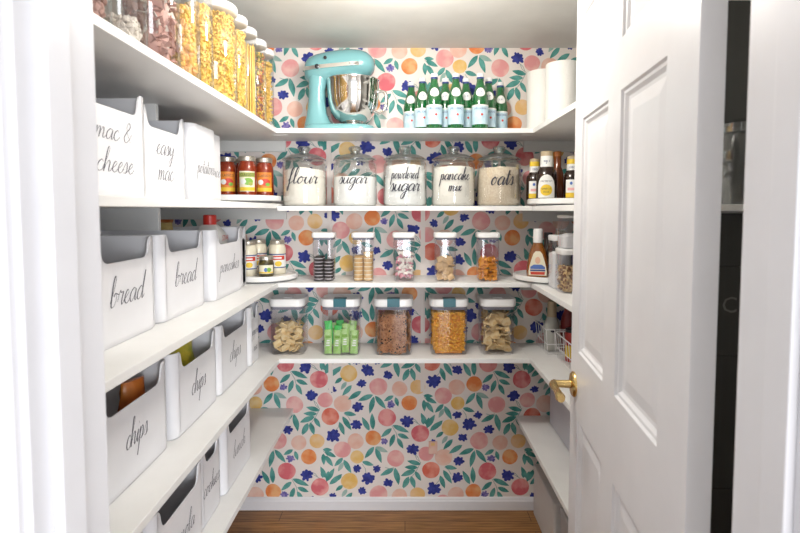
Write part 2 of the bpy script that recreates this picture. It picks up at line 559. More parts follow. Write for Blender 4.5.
# back wall with its printed paper (traced in metres on the wall, one repeat, half drop)
PEACH = [(-0.455, 0.705, 0.0478, 'rose'), (-0.297, 0.737, 0.0452, 'yellow'), (-0.141, 0.666, 0.0478, 'pink'), (-0.029, 0.655, 0.0408, 'blush'), (0.067, 0.664, 0.04, 'gold'), (0.023, 0.578, 0.0417, 'orange'), (-0.096, 0.499, 0.0478, 'rose'), (-0.423, 0.594, 0.0408, 'pink'), (-0.33, 0.575, 0.0469, 'blush'), (-0.397, 0.505, 0.0469, 'red'), (-0.17, 0.388, 0.0417, 'orange'), (0.273, 0.663, 0.0429, 'blush'), (0.202, 0.617, 0.0458, 'pink'), (0.28, 0.577, 0.0362, 'yellow'), (0.486, 0.569, 0.0458, 'pink')]
LEAF = [(-0.409, 0.792, -0.418, 0.738, 0), (-0.443, 0.792, -0.439, 0.757, 0), (-0.34, 0.775, -0.364, 0.74, 0), (-0.332, 0.714, -0.368, 0.686, 0), (-0.31, 0.692, -0.337, 0.653, 1), (-0.282, 0.674, -0.328, 0.622, 0), (-0.231, 0.642, -0.296, 0.6, 0), (-0.169, 0.622, -0.242, 0.593, 0), (-0.165, 0.613, -0.186, 0.528, 0), (-0.159, 0.617, -0.106, 0.552, 0), (-0.061, 0.617, -0.107, 0.591, 0), (-0.051, 0.609, -0.037, 0.563, 0), (-0.061, 0.801, -0.125, 0.773, 0), (-0.046, 0.797, -0.035, 0.723, 0), (0.046, 0.797, -0.016, 0.768, 0), (0.022, 0.762, -0.011, 0.708, 0), (0.032, 0.766, 0.046, 0.708, 0), (0.098, 0.617, 0.144, 0.615, 0), (0.108, 0.606, 0.163, 0.579, 0), (0.111, 0.584, 0.148, 0.53, 0), (0.1, 0.596, 0.103, 0.538, 0), (-0.324, 0.525, -0.264, 0.514, 0), (-0.332, 0.505, -0.289, 0.437, 0), (-0.348, 0.475, -0.325, 0.41, 0), (-0.452, 0.537, -0.518, 0.554, 0), (-0.467, 0.519, -0.533, 0.521, 0), (-0.48, 0.505, -0.549, 0.475, 0), (-0.482, 0.499, -0.453, 0.45, 0), (-0.513, 0.463, -0.543, 0.409, 0), (-0.499, 0.468, -0.485, 0.41, 0), (-0.189, 0.428, -0.225, 0.496, 0), (-0.17, 0.433, -0.175, 0.516, 0), (-0.066, 0.457, 0.014, 0.422, 0), (-0.07, 0.441, -0.122, 0.397, 0), (-0.04, 0.41, 0.016, 0.387, 0), (0.48, 0.702, 0.457, 0.637, 0), (0.495, 0.681, 0.524, 0.627, 0), (0.113, 0.461, 0.087, 0.519, 0), (0.115, 0.443, 0.155, 0.509, 0), (0.132, 0.427, 0.195, 0.478, 0), (0.205, 0.572, 0.163, 0.53, 0), (0.207, 0.548, 0.181, 0.502, 1), (0.209, 0.562, 0.245, 0.495, 0), (0.307, 0.551, 0.364, 0.533, 0), (0.372, 0.633, 0.325, 0.575, 0), (0.38, 0.63, 0.408, 0.551, 0), (0.377, 0.632, 0.439, 0.606, 1), (0.477, 0.514, 0.411, 0.478, 0), (0.482, 0.519, 0.497, 0.439, 0)]
FLOWER = [(-0.525, 0.771, 0.033, 0), (-0.196, 0.753, 0.0348, 0), (-0.089, 0.727, 0.0261, 0), (-0.229, 0.683, 0.0235, 0), (-0.496, 0.619, 0.0313, 0), (0.686, 0.652, 0.021, 0), (-0.251, 0.556, 0.0287, 0), (-0.258, 0.463, 0.0287, 0), (-0.382, 0.402, 0.0365, 0), (0.279, 0.514, 0.0229, 0), (0.387, 0.512, 0.021, 0), (0.427, 0.663, 0.0191, 1), (-0.074, 0.569, 0.0209, 1)]
STEM = [(-0.452, 0.547, -0.515, 0.45), (-0.452, 0.547, -0.483, 0.587), (-0.07, 0.455, -0.036, 0.371), (0.1, 0.611, 0.136, 0.548), (0.307, 0.538, 0.328, 0.485), (0.012, 0.486, 0.081, 0.459), (-0.325, 0.521, -0.29, 0.481), (-0.503, 0.788, -0.465, 0.757), (-0.348, 0.475, -0.373, 0.424), (0.477, 0.519, 0.43, 0.519), (0.581, 0.596, 0.614, 0.553)]
PMAT = ['paper_ground', 'peach_rose', 'peach_yellow', 'peach_pink', 'peach_blush', 'peach_gold', 'peach_orange', 'peach_red',
        'leaf_teal', 'leaf_pale', 'bloom_blue', 'bloom_lilac', 'stem_grey']
PIDX = {n: i for i, n in enumerate(PMAT)}
W_B0, W_B1 = XL, XR


def clip_poly(pts):
    """keep printed shapes inside the wall"""
    for axis, lim, sgn in ((0, W_B0, 1), (0, W_B1, -1), (1, 0.062, 1), (1, ZC, -1)):
        out = []
        for i in range(len(pts)):
            a, b = pts[i], pts[(i + 1) % len(pts)]
            ia, ib = sgn * (a[axis] - lim) >= 0, sgn * (b[axis] - lim) >= 0
            if ia:
                out.append(a)
            if ia != ib:
                t = (lim - a[axis]) / (b[axis] - a[axis])
                out.append((a[0] + (b[0] - a[0]) * t, a[1] + (b[1] - a[1]) * t))
        pts = out
        if len(pts) < 3:
            return None
    return pts


wb = MB()
wb.box(XL - 0.1, XR + 0.1, YB, YB + 0.1, 0, ZC)


def printed(pts, m, lift):
    p = clip_poly(pts)
    if p:
        wb.m(PIDX[m]).add([(a, YB - lift, b) for a, b in p], [tuple(range(len(p)))])


prng = random.Random(3)
for i in range(-3, 4):
    for j in range(-5, 6):
        dx, dz = 0.536 * i, -0.2925 * i + 0.585 * j
        if dx > 1.9 or dx < -1.9 or dz > 2.2 or dz < -1.1:
            continue
        for a, b, c, d in STEM:
            L = math.hypot(c - a, d - b)
            nx, nz = -(d - b) / L * 0.0016, (c - a) / L * 0.0016
            mxp, mzp = (a + c) / 2 + nx * 4, (b + d) / 2 + nz * 4
            printed([(a + nx + dx, b + nz + dz), (a - nx + dx, b - nz + dz), (mxp - nx + dx, mzp - nz + dz), (c - nx + dx, d - nz + dz),
                     (c + nx + dx, d + nz + dz), (mxp + nx + dx, mzp + nz + dz)], 'stem_grey', 0.0003)
        for a, b, r, nm in PEACH:
            ph = prng.random() * 6
            printed([(a + dx + r * (1 + .025 * math.sin(3 * t + ph)) * math.cos(t), b + dz + r * (0.98 + .025 * math.cos(2 * t + ph)) * math.sin(t))
                     for t in [2 * PI * k / 30 for k in range(30)]], 'peach_' + nm, 0.0005 + 0.0001 * prng.random())
        for a, b, c, d, pale in LEAF:
            c, d = a + (c - a) * 1.10, b + (d - b) * 1.10
            L = math.hypot(c - a, d - b)
            ux, uz = (c - a) / L, (d - b) / L
            pts = []
            for sgn in (1, -1):
                ks = range(9) if sgn == 1 else range(8, 0, -1)
                for k in ks:
                    t = k / 8
                    w = sgn * 0.0122 * min(1.15, 0.5 + L * 7.5) * math.sin(PI * t ** 0.85) ** 0.9
                    pts.append((a + dx + ux * L * t - uz * w, b + dz + uz * L * t + ux * w))
            printed(pts, 'leaf_pale' if pale else 'leaf_teal', 0.0007 + 0.0001 * prng.random())
        for a, b, r, pale in FLOWER:
            mt = 'bloom_lilac' if pale else 'bloom_blue'
            off = prng.random() * 6
            r *= 1.12
            printed([(a + dx + r * .70 * (1 + .08 * math.sin(5 * t + off)) * math.cos(t), b + dz + r * .62 * (1 + .1 * math.cos(4 * t + off)) * math.sin(t))
                     for t in [2 * PI * k / 20 for k in range(20)]], mt, 0.0009)
            for k in range(8):
                an = off + 2 * PI * k / 8 + prng.uniform(-.25, .25)
                rr = r * prng.uniform(.48, .78)
                px, pz = a + dx + rr * math.cos(an), b + dz + rr * .9 * math.sin(an)
                q, e = r * prng.uniform(.28, .38), prng.uniform(.62, .85)
                printed([(px + q * (math.cos(t) * math.cos(an) - e * math.sin(t) * math.sin(an)),
                          pz + q * (math.cos(t) * math.sin(an) + e * math.sin(t) * math.cos(an)))
                         for t in [2 * PI * z / 10 for z in range(10)]], mt, 0.001 + 0.00002 * k)
structure(wb.build('wall_back', PMAT, smooth=0))

# skirting
f = MB()
prof = [(0, 0), (0.016, 0), (0.016, 0.048), (0.010, 0.056), (0.010, 0.060), (0.004, 0.066), (0, 0.066)]
f.loft([[(x, YB - a, z) for a, z in prof] for x in (XL, XR)])
structure(f.build('baseboard_back', 'trim_paint', smooth=0))

# door lining, stop and moulded casing
for nm, xj, sg in (('trim_1', DL, -1), ('trim_2', DR, 1)):
    f = MB()
    f.box(min(xj, xj + sg * .02), max(xj, xj + sg * .02), YO - .002, YF + .004, 0, DH)
    a, b = sorted((xj, xj - sg * .011))
    f.box(a, b, YO + .028, YO + .066, 0, DH)
    cas = [(0, 0), (0, .012), (.006, .018), (.014, .018), (.018, .012), (.05, .014), (.056, .02), (.064, .022), (.07, .018), (.085, .026), (.1, .026), (.1, 0)]
    ring = [(xj + sg * (.006 + u), YO - v, 0) for u, v in cas]
    f.loft([ring, [(x, y, DH + .06) for x, y, z in ring]])
    structure(f.build(nm, 'trim_paint', smooth=0, bevel=.002))
structure(MB().box(DL - .02, DR + .02, YO - .002, YF + .004, DH, DH + .02).box(DL - .1, DR + .1, YO - .024, YO, DH + .01, DH + .11)
          .build('trim_3', 'trim_paint', smooth=0))

# the six-panel door, swung into the pantry
DW, DT, DHT = 0.762, 0.035, 2.235
d = MB()
sx = [0, 0.112, 0.345, 0.435, 0.675, DW]
sz = [0.012, 0.25, 1.012, 1.203, 1.848, 1.955, 2.13, DHT]
panels = {(1, 1), (3, 1), (1, 3), (3, 3), (1, 5), (3, 5)}
for side in (0, 1):
    y0 = 0.0 if side == 0 else -DT
    k = -1 if side == 0 else 1
    for i in range(5):
        for j in range(7):
            x0, x1, z0, z1 = sx[i], sx[i + 1], sz[j], sz[j + 1]
            if (i, j) in panels:
                rings = []
                for ins, dep in ((0, 0), (.004, .005), (.010, .0055), (.017, .011), (.024, .012), (.050, .0085)):
                    rings.append([(x0 + ins, y0 + k * dep, z0 + ins), (x1 - ins, y0 + k * dep, z0 + ins), (x1 - ins, y0 + k * dep, z1 - ins), (x0 + ins, y0 + k * dep, z1 - ins)])
                d.loft(rings, False, True)
            else:
                d.add([(x0, y0, z0), (x1, y0, z0), (x1, y0, z1), (x0, y0, z1)], [(0, 1, 2, 3)])
for q in (((0, 0), (0, -DT)), ((DW, 0), (DW, -DT))):
    d.add([(q[0][0], 0, .012), (q[1][0], -DT, .012), (q[1][0], -DT, DHT), (q[0][0], 0, DHT)], [(0, 1, 2, 3)])
d.add([(0, 0, DHT), (DW, 0, DHT), (DW, -DT, DHT), (0, -DT, DHT)], [(0, 1, 2, 3)])
d.add([(0, 0, .012), (DW, 0, .012), (DW, -DT, .012), (0, -DT, .012)], [(0, 1, 2, 3)])
door = structure(d.build('door_1', 'door_paint', smooth=0))
door.location = (0.409, 0.707, 0)
door.rotation_euler = (0, 0, math.atan2(0.9938, 0.1113))
hz, hs = 1.098, 0.715
h = MB()
h.lathe([(.036, 0), (.036, .004), (.031, .009), (.016, .012)], seg=28)
h.lathe([(.012, .008), (.011, .03), (.0105, .05), (.012, .058)], seg=16)
h.v = [(hs + x, z, hz + y) for x, y, z in h.v]
h.tube([(hs + .004, .058, hz), (hs - .012, .061, hz), (hs - .04, .060, hz - .001), (hs - .075, .058, hz - .003), (hs - .098, .058, hz - .004), (hs - .11, .058, hz - .004)],
       [.010, .0125, .0095, .0105, .0135, .010], seg=14)
h.build('door_handle', 'brass', door, smooth=50)['label'] = 'polished brass lever handle'
lt = MB().box(DW - .001, DW + .002, -.028, -.007, hz - .05, hz + .05)
lt.build('latch_plate', 'brass', door, smooth=0)

# ================================================================== SHELVES
SX_L, SX_R, SY = -0.592, 0.590, 2.32
T = .022
Z1, Z2, Z3, Z4, Z5, Z5R = 1.975, 1.618, 1.26, 0.90, 0.55, 0.51
Z2L = 1.636


def board(name, x0, x1, y0, y1, ztop, label):
    t = T
    o = MB().box(x0, x1, y0, y1, ztop - t, ztop).build(name, 'shelf_paint', smooth=0, bevel=.0015)
    return tag(o, label, 'shelf')


YS = YF + .03
board('shelf', XL, SX_L, YS, YB, Z1, 'topmost white shelf board on the left, carrying the tall pasta canisters')
sl2 = board('shelf', XL, SX_L, YS, YB, 0, 'white left shelf board under the bins marked mac & cheese and potatoes')
TILT = 0.0


def z2l(y):
    return 1.629


sl2.rotation_euler = (TILT, 0, 0)
sl2.location = (0, 0, z2l(0))
board('shelf', XL, SX_L, YS, YB, Z3, 'white left shelf board under the two bins marked bread')
board('shelf', XL, SX_L, YS, YB, Z4, 'white left shelf board under the three bins marked chips')
board('shelf', XL, SX_L, YS, YB, Z5, 'lowest white shelf board on the left, under the granola bin')
board('shelf', SX_L, SX_R, SY, YB, Z1, 'topmost back shelf board, under the blue stand mixer and green bottles')
board('shelf', SX_L, SX_R, SY, YB, Z2, 'back shelf board under the five lidded glass jars')
board('shelf', SX_L, SX_R, SY, YB, Z3, 'back shelf board under the row of small slim cookie containers')
board('shelf', SX_L, SX_R, SY, YB, Z4, 'lowest back shelf board, under the row of five wide snack canisters')
board('shelf', SX_R, 1.035, 1.66, YB, Z1, 'topmost white shelf board on the right, carrying paper towel rolls')
board('shelf', SX_R, XR, 1.66, YB, Z2, 'white right shelf board under the turntable of barbecue sauces')
board('shelf', SX_R, 1.035, 1.66, YB, Z3, 'white right shelf board under the salad dressing turntable')
board('shelf', SX_R, 1.035, 1.66, YB, Z4, 'white right shelf board under the white wire baskets')
board('shelf', SX_R, 1.035, 1.66, YB, Z5R, 'lowest white shelf board on the right, just above the floor boxes')

n_trim = [3]


def trim(mb, m='cleat_paint'):
    n_trim[0] += 1
    return structure(mb.build('trim_%d' % n_trim[0], m, smooth=0, bevel=.001))


for zt in (Z1, z2l(YB) - .001, Z3, Z4, Z5):                         # cleats that carry the side shelves
    trim(MB().box(XL, SX_L - .02, YB - .018, YB, zt - T - .055, zt - T))
for zt in (Z1, Z2, Z3, Z4, Z5R):
    trim(MB().box(SX_R + .02, XR, YB - .018, YB, zt - T - .055, zt - T))
trim(MB().box(XL, -.890, 1.806, 1.823, Z3, z2l(1.823) - T), 'shelf_paint')
trim(MB().box(XL, -.829, 1.684, 1.701, z2l(1.684), Z1 - T), 'shelf_paint')


def standard(x, label):
    o = MB()
    for za, zb in ((0.64, Z4 - T), (Z4, Z3 - T), (Z3, Z2 - T), (Z2, Z1 - T)):
        o.box(x - .011, x - .004, YB - .010, YB - .001, za, zb).box(x + .004, x + .011, YB - .010, YB - .001, za, zb)
        o.box(x - .004, x + .004, YB - .004, YB - .001, za, zb)
    return tag(o.build('shelf_standard', 'paper_ground', smooth=0), label, 'shelf bracket rail')


standard(-.392, 'slim vertical bracket rail on the wallpaper, left of centre below the green snack bars')
standard(.093, 'slim vertical bracket rail on the wallpaper, right of centre near the fish cracker canister')

for x, lab in ((SX_L + .004, 'small pale joining plate beneath the top shelf corner at left'), (SX_R - .004, 'small pale joining plate beneath the top shelf corner at right')):
    p = MB().rprism([(0, Z1 - T - .003), (0, Z1 - T)], .07, .02, .008, x, SY + .06)
    tag(p.build('joining_plate', 'white_lid'), lab, 'bracket')

# ================================================================== WHITE BINS
BIN_H = 0.265


def bin_mesh(w, dep, h=BIN_H, scoop=True):
    """local frame: front face at x=0 facing +x, width along y from 0 to w, floor at z=0"""
    r, t = 0.028, 0.004
    half = w / 2
    s0 = half - 0.026
    S = [(s0, 0), (s0 - .006, .001), (s0 - .012, .006), (s0 - .016, .015), (s0 - .019, .030), (s0 - .024, .044), (s0 - .032, .053), (s0 - .045, .057)]
    front = [(u, h - dv) for u, dv in S]
    front = [(-u, z) for u, z in front] + [(u, z) for u, z in reversed(front)]
    per = []                                            # (x, y, z_top)
    for k in range(7):
        a = R(-90 + 90 * k / 6)
        per.append((-r + r * math.cos(a), r + r * math.sin(a), h))
    if scoop:
        for u, z in front:
            per.append((0.0, half + u, z))
    for k in range(7):
        a = R(90 * k / 6)
        per.append((-r + r * math.cos(a), w - r + r * math.sin(a), h))
    for k in range(7):
        a = R(90 + 90 * k / 6)
        per.append((-dep + r + r * math.cos(a), w - r + r * math.sin(a), h))
    for k in range(7):
        a = R(180 + 90 * k / 6)
        per.append((-dep + r + r * math.cos(a), r + r * math.sin(a), h))
    cx, cy = -dep / 2, half

    def ring(ins, z):
        kx, ky = 1 - 2 * ins / dep, 1 - 2 * ins / w
        return [(cx + (x - cx) * kx, cy + (y - cy) * ky, zt if z is None else z) for x, y, zt in per]
    top = ring(0.0005, None)
    topi = ring(t, None)
    m = MB()
    m.loft([ring(.006, 0), ring(.001, .006), ring(0, .02), ring(0, h - .07),
            ring(0, None), [(x, y, z + .0015) for x, y, z in ring(t * .5, None)], topi, ring(t, h - .07), ring(t + .002, .008)])
    return m


def make_bin(x, y, z, w, dep, words, label, pen=.15, scoop=True):
    root = thing('storage_bin', label, 'storage bin', (x, y, z))
    bin_mesh(w, dep, scoop=scoop).build('body', 'bin_plastic', root, smooth=40)
    n = len(words)
    for i, (s, ww, xh) in enumerate(words):
        cz = .100 if n == 1 else (.135 - .075 * i)
        t = MB()
        script_ribbon(t, s, ww, xh, lambda a, b: (.0006, a, b), w / 2, cz, pen)
        t.build('lettering', 'bin_ink', root, smooth=0)
    return root


DEP = .36
# second shelf
PEN = .14
on2 = [make_bin(-.685, 1.04, z2l(1.04), .305, DEP, [('mac &', .15, .025), ('cheese', .15, .026)], 'white scooped bin lettered mac & cheese, nearest on the second shelf', PEN),
       make_bin(-.725, 1.375, z2l(1.375), .302, DEP, [('easy', .11, .030), ('mac', .095, .030)], 'white scooped bin lettered easy mac', PEN),
       make_bin(-.715, 1.706, z2l(1.706), .206, DEP, [('potatoes', .15, .026)], 'white bin lettered potatoes on the second shelf', PEN, False),
       make_bin(-.745, 1.918, z2l(1.918), .135, .30, [('rice', .07, .024)], 'white bin lettered rice, beside the red sauce jars', PEN, False)]
for o in on2:
    o.rotation_euler = (TILT, 0, 0)
# third shelf
make_bin(-.72, 1.135, Z3, .31, DEP, [('bread', .155, .034)], 'nearest white scooped bin lettered bread, empty', PEN)
make_bin(-.72, 1.472, Z3, .328, DEP, [('bread', .155, .034)], 'second white bin lettered bread, left of the pancakes bin', PEN)
make_bin(-.70, 1.828, Z3, .325, DEP, [('pancakes', .21, .028)], 'white scooped bin lettered pancakes with a red-capped jug inside', PEN)
make_bin(-.715, 2.157, Z3, .106, .25, [('rolls', .06, .026)], 'narrow white bin lettered rolls, beside the mayonnaise turntable', PEN)
# fourth shelf
make_bin(-.695, 1.09, Z4, .357, DEP, [('chips', .105, .032)], 'nearest white bin lettered chips, holding an orange snack bag', PEN)
make_bin(-.69, 1.475, Z4, .342, DEP, [('chips', .115, .034)], 'middle white bin lettered chips, holding a yellow bag', PEN)
make_bin(-.69, 1.835, Z4, .343, DEP, [('chips', .13, .034)], 'farthest white bin lettered chips', PEN)
make_bin(-.685, 2.187, Z4, .145, DEP, [('popcorn', .09, .020), ('mix', .05, .020)], 'white bin lettered popcorn mix, beside the wide canister of pita chips', PEN)
# fifth shelf
make_bin(-.645, .90, Z5, .31, DEP, [('snacks', .15, .028)], 'white bin lettered snacks, nearest on the lowest shelf, cut by the picture edge', PEN)
make_bin(-.64, 1.225, Z5, .325, DEP, [('granola', .17, .028)], 'white bin lettered granola on the lowest left shelf', PEN)
make_bin(-.66, 1.565, Z5, .19, DEP, [('cookies', .14, .028)], 'white bin lettered cookies, behind the granola bin', PEN)
make_bin(-.655, 1.775, Z5, .315, DEP, [('lunch', .14, .028)], 'white bin lettered lunch, farthest on the lowest left shelf', PEN)


def crumpled_bag(name, label, cat, loc, sx, sy, sz, m, rz=0, seed=1):
    g = random.Random(seed)
    b = MB()
    rings = []
    for k in range(9):
        t = k / 8
        th = math.sin(PI * min(max(t, .04), .96)) ** .6
        ring = []
        for i in range(16):
            a = 2 * PI * i / 16
            q = 1 + .14 * g.uniform(-1, 1)
            ring.append((sx / 2 * math.cos(a) * q * (.75 + .25 * th), sy / 2 * math.sin(a) * q * th, sz * t + .006 * g.uniform(-1, 1) * (0 < k < 8)))
        rings.append(ring)
    b.loft(rings)
    o = b.build(name, m, smooth=30)
    o.location = loc
    o.rotation_euler = (0, 0, rz)
    return tag(o, label, cat)


crumpled_bag('snack_bag', 'orange foil snack bag poking out of the nearest chips bin', 'snack bag', (-.760, 1.37, Z4 + .012), .085, .06, .215, 'chip_bag_orange', R(70), 2)
crumpled_bag('chip_bag', 'yellow and olive chip bag inside the middle chips bin', 'snack bag', (-.770, 1.69, Z4 + .012), .15, .08, .228, 'chip_bag_yellow', R(80), 5)
crumpled_bag('bread_bag', 'tan bag of bread inside the second bread bin', 'bread', (-.965, 1.965, Z3 + .012), .10, .16, .278, 'bread_bag', R(10), 9)

jug = thing('syrup_jug', 'off-white jug with red cap and red lettering inside the pancakes bin', 'jug', (-.80, 2.05, Z3 + .012))
jb = MB().rprism([(.006, 0), (0, .006), (0, .215), (.012, .24), (.03, .262), (.036, .268)], .125, .10, .03)
jb.build('body', 'jug_white', jug)
MB().lathe([(.026, .268), (.026, .305), (.022, .308)]).build('cap', 'cap_red', jug)
MB().box(.0610, .0635, -.05, .05, .10, .135).build('stripe', 'jug_teal', jug)
t = MB()
block_text(t, 'STAR', .03, lambda a, b: (.0632, a, b), .07, 0, .215)
t.build('lettering', 'label_red', jug, smooth=0)


# ================================================================== PASTA CANISTERS ON THE TOP LEFT SHELF
def tiny(kind, g):
    """one small piece of dry food about its own centre"""
    b = MB()
    if kind == 'elbow':
        b.tube([(.009 * math.cos(a), .009 * math.sin(a), 0) for a in (R(-60), R(0), R(60), R(120))], .0042, 5)
    elif kind == 'tube':
        b.tube([(-.013, 0, 0), (.013, 0, 0)], .0045, 6)
    elif kind == 'spiral':
        b.tube([(.004 * math.cos(k * 1.3), .004 * math.sin(k * 1.3), -.014 + .0035 * k) for k in range(9)], .0038, 5)
    elif kind == 'bow':
        b.loft([[(-.017, -.012, 0), (-.017, .012, .002), (-.017, .012, .004), (-.017, -.012, .002)], [(0, -.004, .003), (0, .004, .004), (0, .004, .007), (0, -.004, .006)],
                [(.017, -.012, .002), (.017, .012, 0), (.017, .012, .002), (.017, -.012, .004)]])
    elif kind == 'shell':
        b.lathe([(.002, -.01), (.008, -.005), (.009, .003), (.005, .01)], seg=7)
    elif kind == 'fish':
        b.loft([[(-.010 + x, w * math.cos(a), h * math.sin(a)) for a in [2 * PI * i / 8 for i in range(8)]]
                for x, w, h in ((0, .006, .0025), (.004, .002, .0025), (.011, .0065, .005), (.017, .0055, .0045), (.021, .001, .001))])
    elif kind == 'pretzel':
        b.tube([(.0115 * math.sin(a), .004 * math.sin(2 * a) + .0095 * math.cos(a), 0) for a in [2 * PI * i / 12 for i in range(12)]], .0024, 5, True)
    elif kind == 'oat':
        b.lathe([(.003, -.004), (.0075, 0), (.003, .004)], seg=6)
    return b


def pieces(kind, n, sampler, g, nm=1):
    base = [tiny(kind, g) for _ in range(1)][0]
    out = MB()
    for _ in range(n):
        p = sampler(g)
        rot = Matrix.Rotation(g.uniform(0, 6.28), 3, 'Z') @ Matrix.Rotation(g.uniform(0, 6.28), 3, 'X') @ Matrix.Rotation(g.uniform(0, 6.28), 3, 'Y')
        out.m(g.randrange(nm)).add([tuple(rot @ Vector(v) + Vector(p)) for v in base.v], base.f)
    return out


def in_cyl(r, z0, z1):
    def s(g):
        a = g.uniform(0, 2 * PI)
        q = r * g.uniform(.80, .97)
        if g.random() < .18:
            q, z = r * math.sqrt(g.random()) * .95, z1
        else:
            z = g.uniform(z0, z1)
        return (q * math.cos(a), q * math.sin(a), z)
    return s


def in_box(w, d, z0, z1, shell=.012):
    def s(g):
        x, y = g.uniform(-w / 2, w / 2), g.uniform(-d / 2, d / 2)
        z = g.uniform(z0, z1)
        c = g.random()
        if c < .38:
            y = -d / 2 + g.uniform(0, shell)
        elif c < .5:
            y = d / 2 - g.uniform(0, shell)
        elif c < .65:
            x = -w / 2 + g.uniform(0, shell)
        elif c < .8:
            x = w / 2 - g.uniform(0, shell)
        else:
            z = z1 - g.uniform(0, shell)
        ex, ey = abs(x) - w / 2 + .024, abs(y) - d / 2 + .024
        if ex > 0 and ey > 0 and math.hypot(ex, ey) > .024:
            k = .024 / math.hypot(ex, ey)
            x = math.copysign(w / 2 - .024 + ex * k, x)
            y = math.copysign(d / 2 - .024 + ey * k, y)
        return (x, y, z)
    return s


def canister(x, y, r, h, mname, kind, n, fill, label, stuff, slabel, mats, core):
    root = thing('pasta_canister', label, 'canister', (x, y, Z1))
    MB().lathe([(r - .004, 0), (r, .004), (r, h - .012), (r - .003, h - .008)], seg=36, c1=False).build('body', 'canister_plastic', root, smooth=50)
    MB().lathe([(r - .004, h - .010), (r + .001, h - .008), (r + .004, h - .006), (r + .004, h + .012), (r + .001, h + .017), (.02, h + .018)], seg=36).build('lid', 'white_lid', root)
    g = random.Random(int(y * 1000))
    if kind == 'spaghetti':
        b = MB()
        for k in range(150):
            a, q = g.uniform(0, 6.28), (r - .007) * math.sqrt(g.uniform(.3, 1))
            b.m(0).tube([(q * math.cos(a), q * math.sin(a), .006), (q * math.cos(a + .1), q * math.sin(a + .1), fill * g.uniform(.93, 1))], .0022, 4)
    else:
        rs = r - {'bow': .020, 'elbow': .013, 'spiral': .019}.get(kind, .016)
        b = pieces(kind, n, in_cyl(rs, .024, fill), g, len(mats))
        b.m(len(mats)).lathe([(rs * .84, .006), (rs * .84, fill - .014)], seg=16)
    o = b.build(stuff, mats + [core], smooth=40)
    o.location = (x, y, Z1)
    tag(o, slabel, 'pasta', kind='stuff')


canister(-.661, 1.035, .060, .40, '', 'shell', 260, .30, 'tall clear canister of brown dry food, nearest on the top shelf', 'dry_food', 'brown dry food in the nearest canister', ['pasta_brown', 'pasta_rose'], 'pasta_brown')
canister(-.661, 1.18, .060, .40, '', 'oat', 150, .06, 'tall nearly empty clear canister left of the pink bow ties', 'dry_oats', 'pale flakes at the bottom of the nearly empty canister', ['icing_white'], 'icing_white')
canister(-.669, 1.340, .073, .42, '', 'bow', 420, .36, 'tall clear canister of dusky pink bow tie pasta', 'bow_tie_pasta', 'dusky pink bow tie pasta in its tall canister', ['pasta_rose', 'pasta_brown', 'pasta_rose', 'icing_white'], 'pasta_rose')
canister(-.656, 1.482, .057, .40, '', 'shell', 420, .20, 'tall clear canister of orange shell pasta, half full', 'shell_pasta', 'orange shell pasta heaped in its half full canister', ['pasta_orange', 'pasta_gold'], 'pasta_orange')
canister(-.648, 1.592, .046, .33, '', 'elbow', 360, .25, 'slim clear canister of golden elbow pasta right of the orange shells', 'elbow_pasta', 'golden elbow pasta in the slim canister beside the orange shells', ['pasta_gold', 'pasta_yellow'], 'pasta_gold')
canister(-.666, 1.778, .076, .315, '', 'elbow', 1000, .288, 'widest clear canister of yellow elbow macaroni with white lid', 'macaroni', 'yellow elbow macaroni filling the widest canister', ['pasta_yellow', 'pasta_gold'], 'pasta_yellow')
canister(-.646, 1.915, .050, .325, '', 'elbow', 520, .283, 'clear canister of small yellow pasta left of the spaghetti', 'small_pasta', 'small yellow pasta in the canister left of the spaghetti', ['pasta_yellow', 'pasta_gold'], 'pasta_yellow')
canister(-.646, 2.035, .050, .325, '', 'spaghetti', 0, .285, 'clear canister of upright yellow spaghetti', 'spaghetti', 'upright yellow spaghetti strands in their canister', ['pasta_yellow'], 'pasta_yellow')
canister(-.646, 2.175, .050, .325, '', 'spiral', 460, .283, 'clear canister of tricolour spiral pasta', 'spiral_pasta', 'green, red and yellow spiral pasta in its canister', ['pasta_gold', 'pasta_green', 'pasta_red', 'pasta_brown', 'pasta_gold'], 'pasta_brown')
canister(-.646, 2.300, .050, .325, '', 'tube', 460, .283, 'clear canister of yellow tube pasta, farthest along the top shelf', 'tube_pasta', 'yellow tube pasta in the farthest canister', ['pasta_gold', 'pasta_yellow'], 'pasta_gold')

# ================================================================== STAND MIXER
mx = thing('stand_mixer', 'pale blue stand mixer with a shiny steel bowl on the top shelf', 'mixer', (-.499, 2.455, Z1))


def ell(x, ry, zt, zb, n=20):
    return [(x, ry * math.cos(2 * PI * k / n), (zt + zb) / 2 + (zt - zb) / 2 * math.sin(2 * PI * k / n)) for k in range(n)]


b = MB()
b.loft([ell(x, ry, zt, zb) for x, ry, zt, zb in ((.016, .020, .315, .262), (.022, .040, .338, .248), (.040, .058, .358, .236), (.075, .068, .372, .228), (.13, .073, .385, .228),
        (.19, .074, .393, .242), (.245, .072, .396, .255), (.285, .070, .392, .258), (.315, .064, .382, .264), (.337, .052, .364, .276), (.348, .036, .348, .290), (.352, .018, .335, .303))])
b.build('head', 'mixer_blue', mx, smooth=60)
b = MB()
b.loft([rrect(.34, .215, .07, z, .185, 0, 6) if k == 0 else rrect(.34 - 2 * i, .215 - 2 * i, .07, z, .185, 0, 6) for k, (i, z) in enumerate(((0, 0), (0, .012), (.004, .022), (.012, .028)))])
b.build('base', 'mixer_blue', mx, smooth=50)
b = MB()
b.loft([rrect(w, dd, min(w, dd) * .42, z, cx, 0, 6) for w, dd, cx, z in ((.165, .16, .094, .018), (.125, .14, .080, .045), (.096, .118, .074, .085), (.080, .108, .074, .14), (.074, .104, .076, .20), (.090, .112, .080, .245), (.10, .11, .085, .28))])
b.build('column', 'mixer_blue', mx, smooth=60)
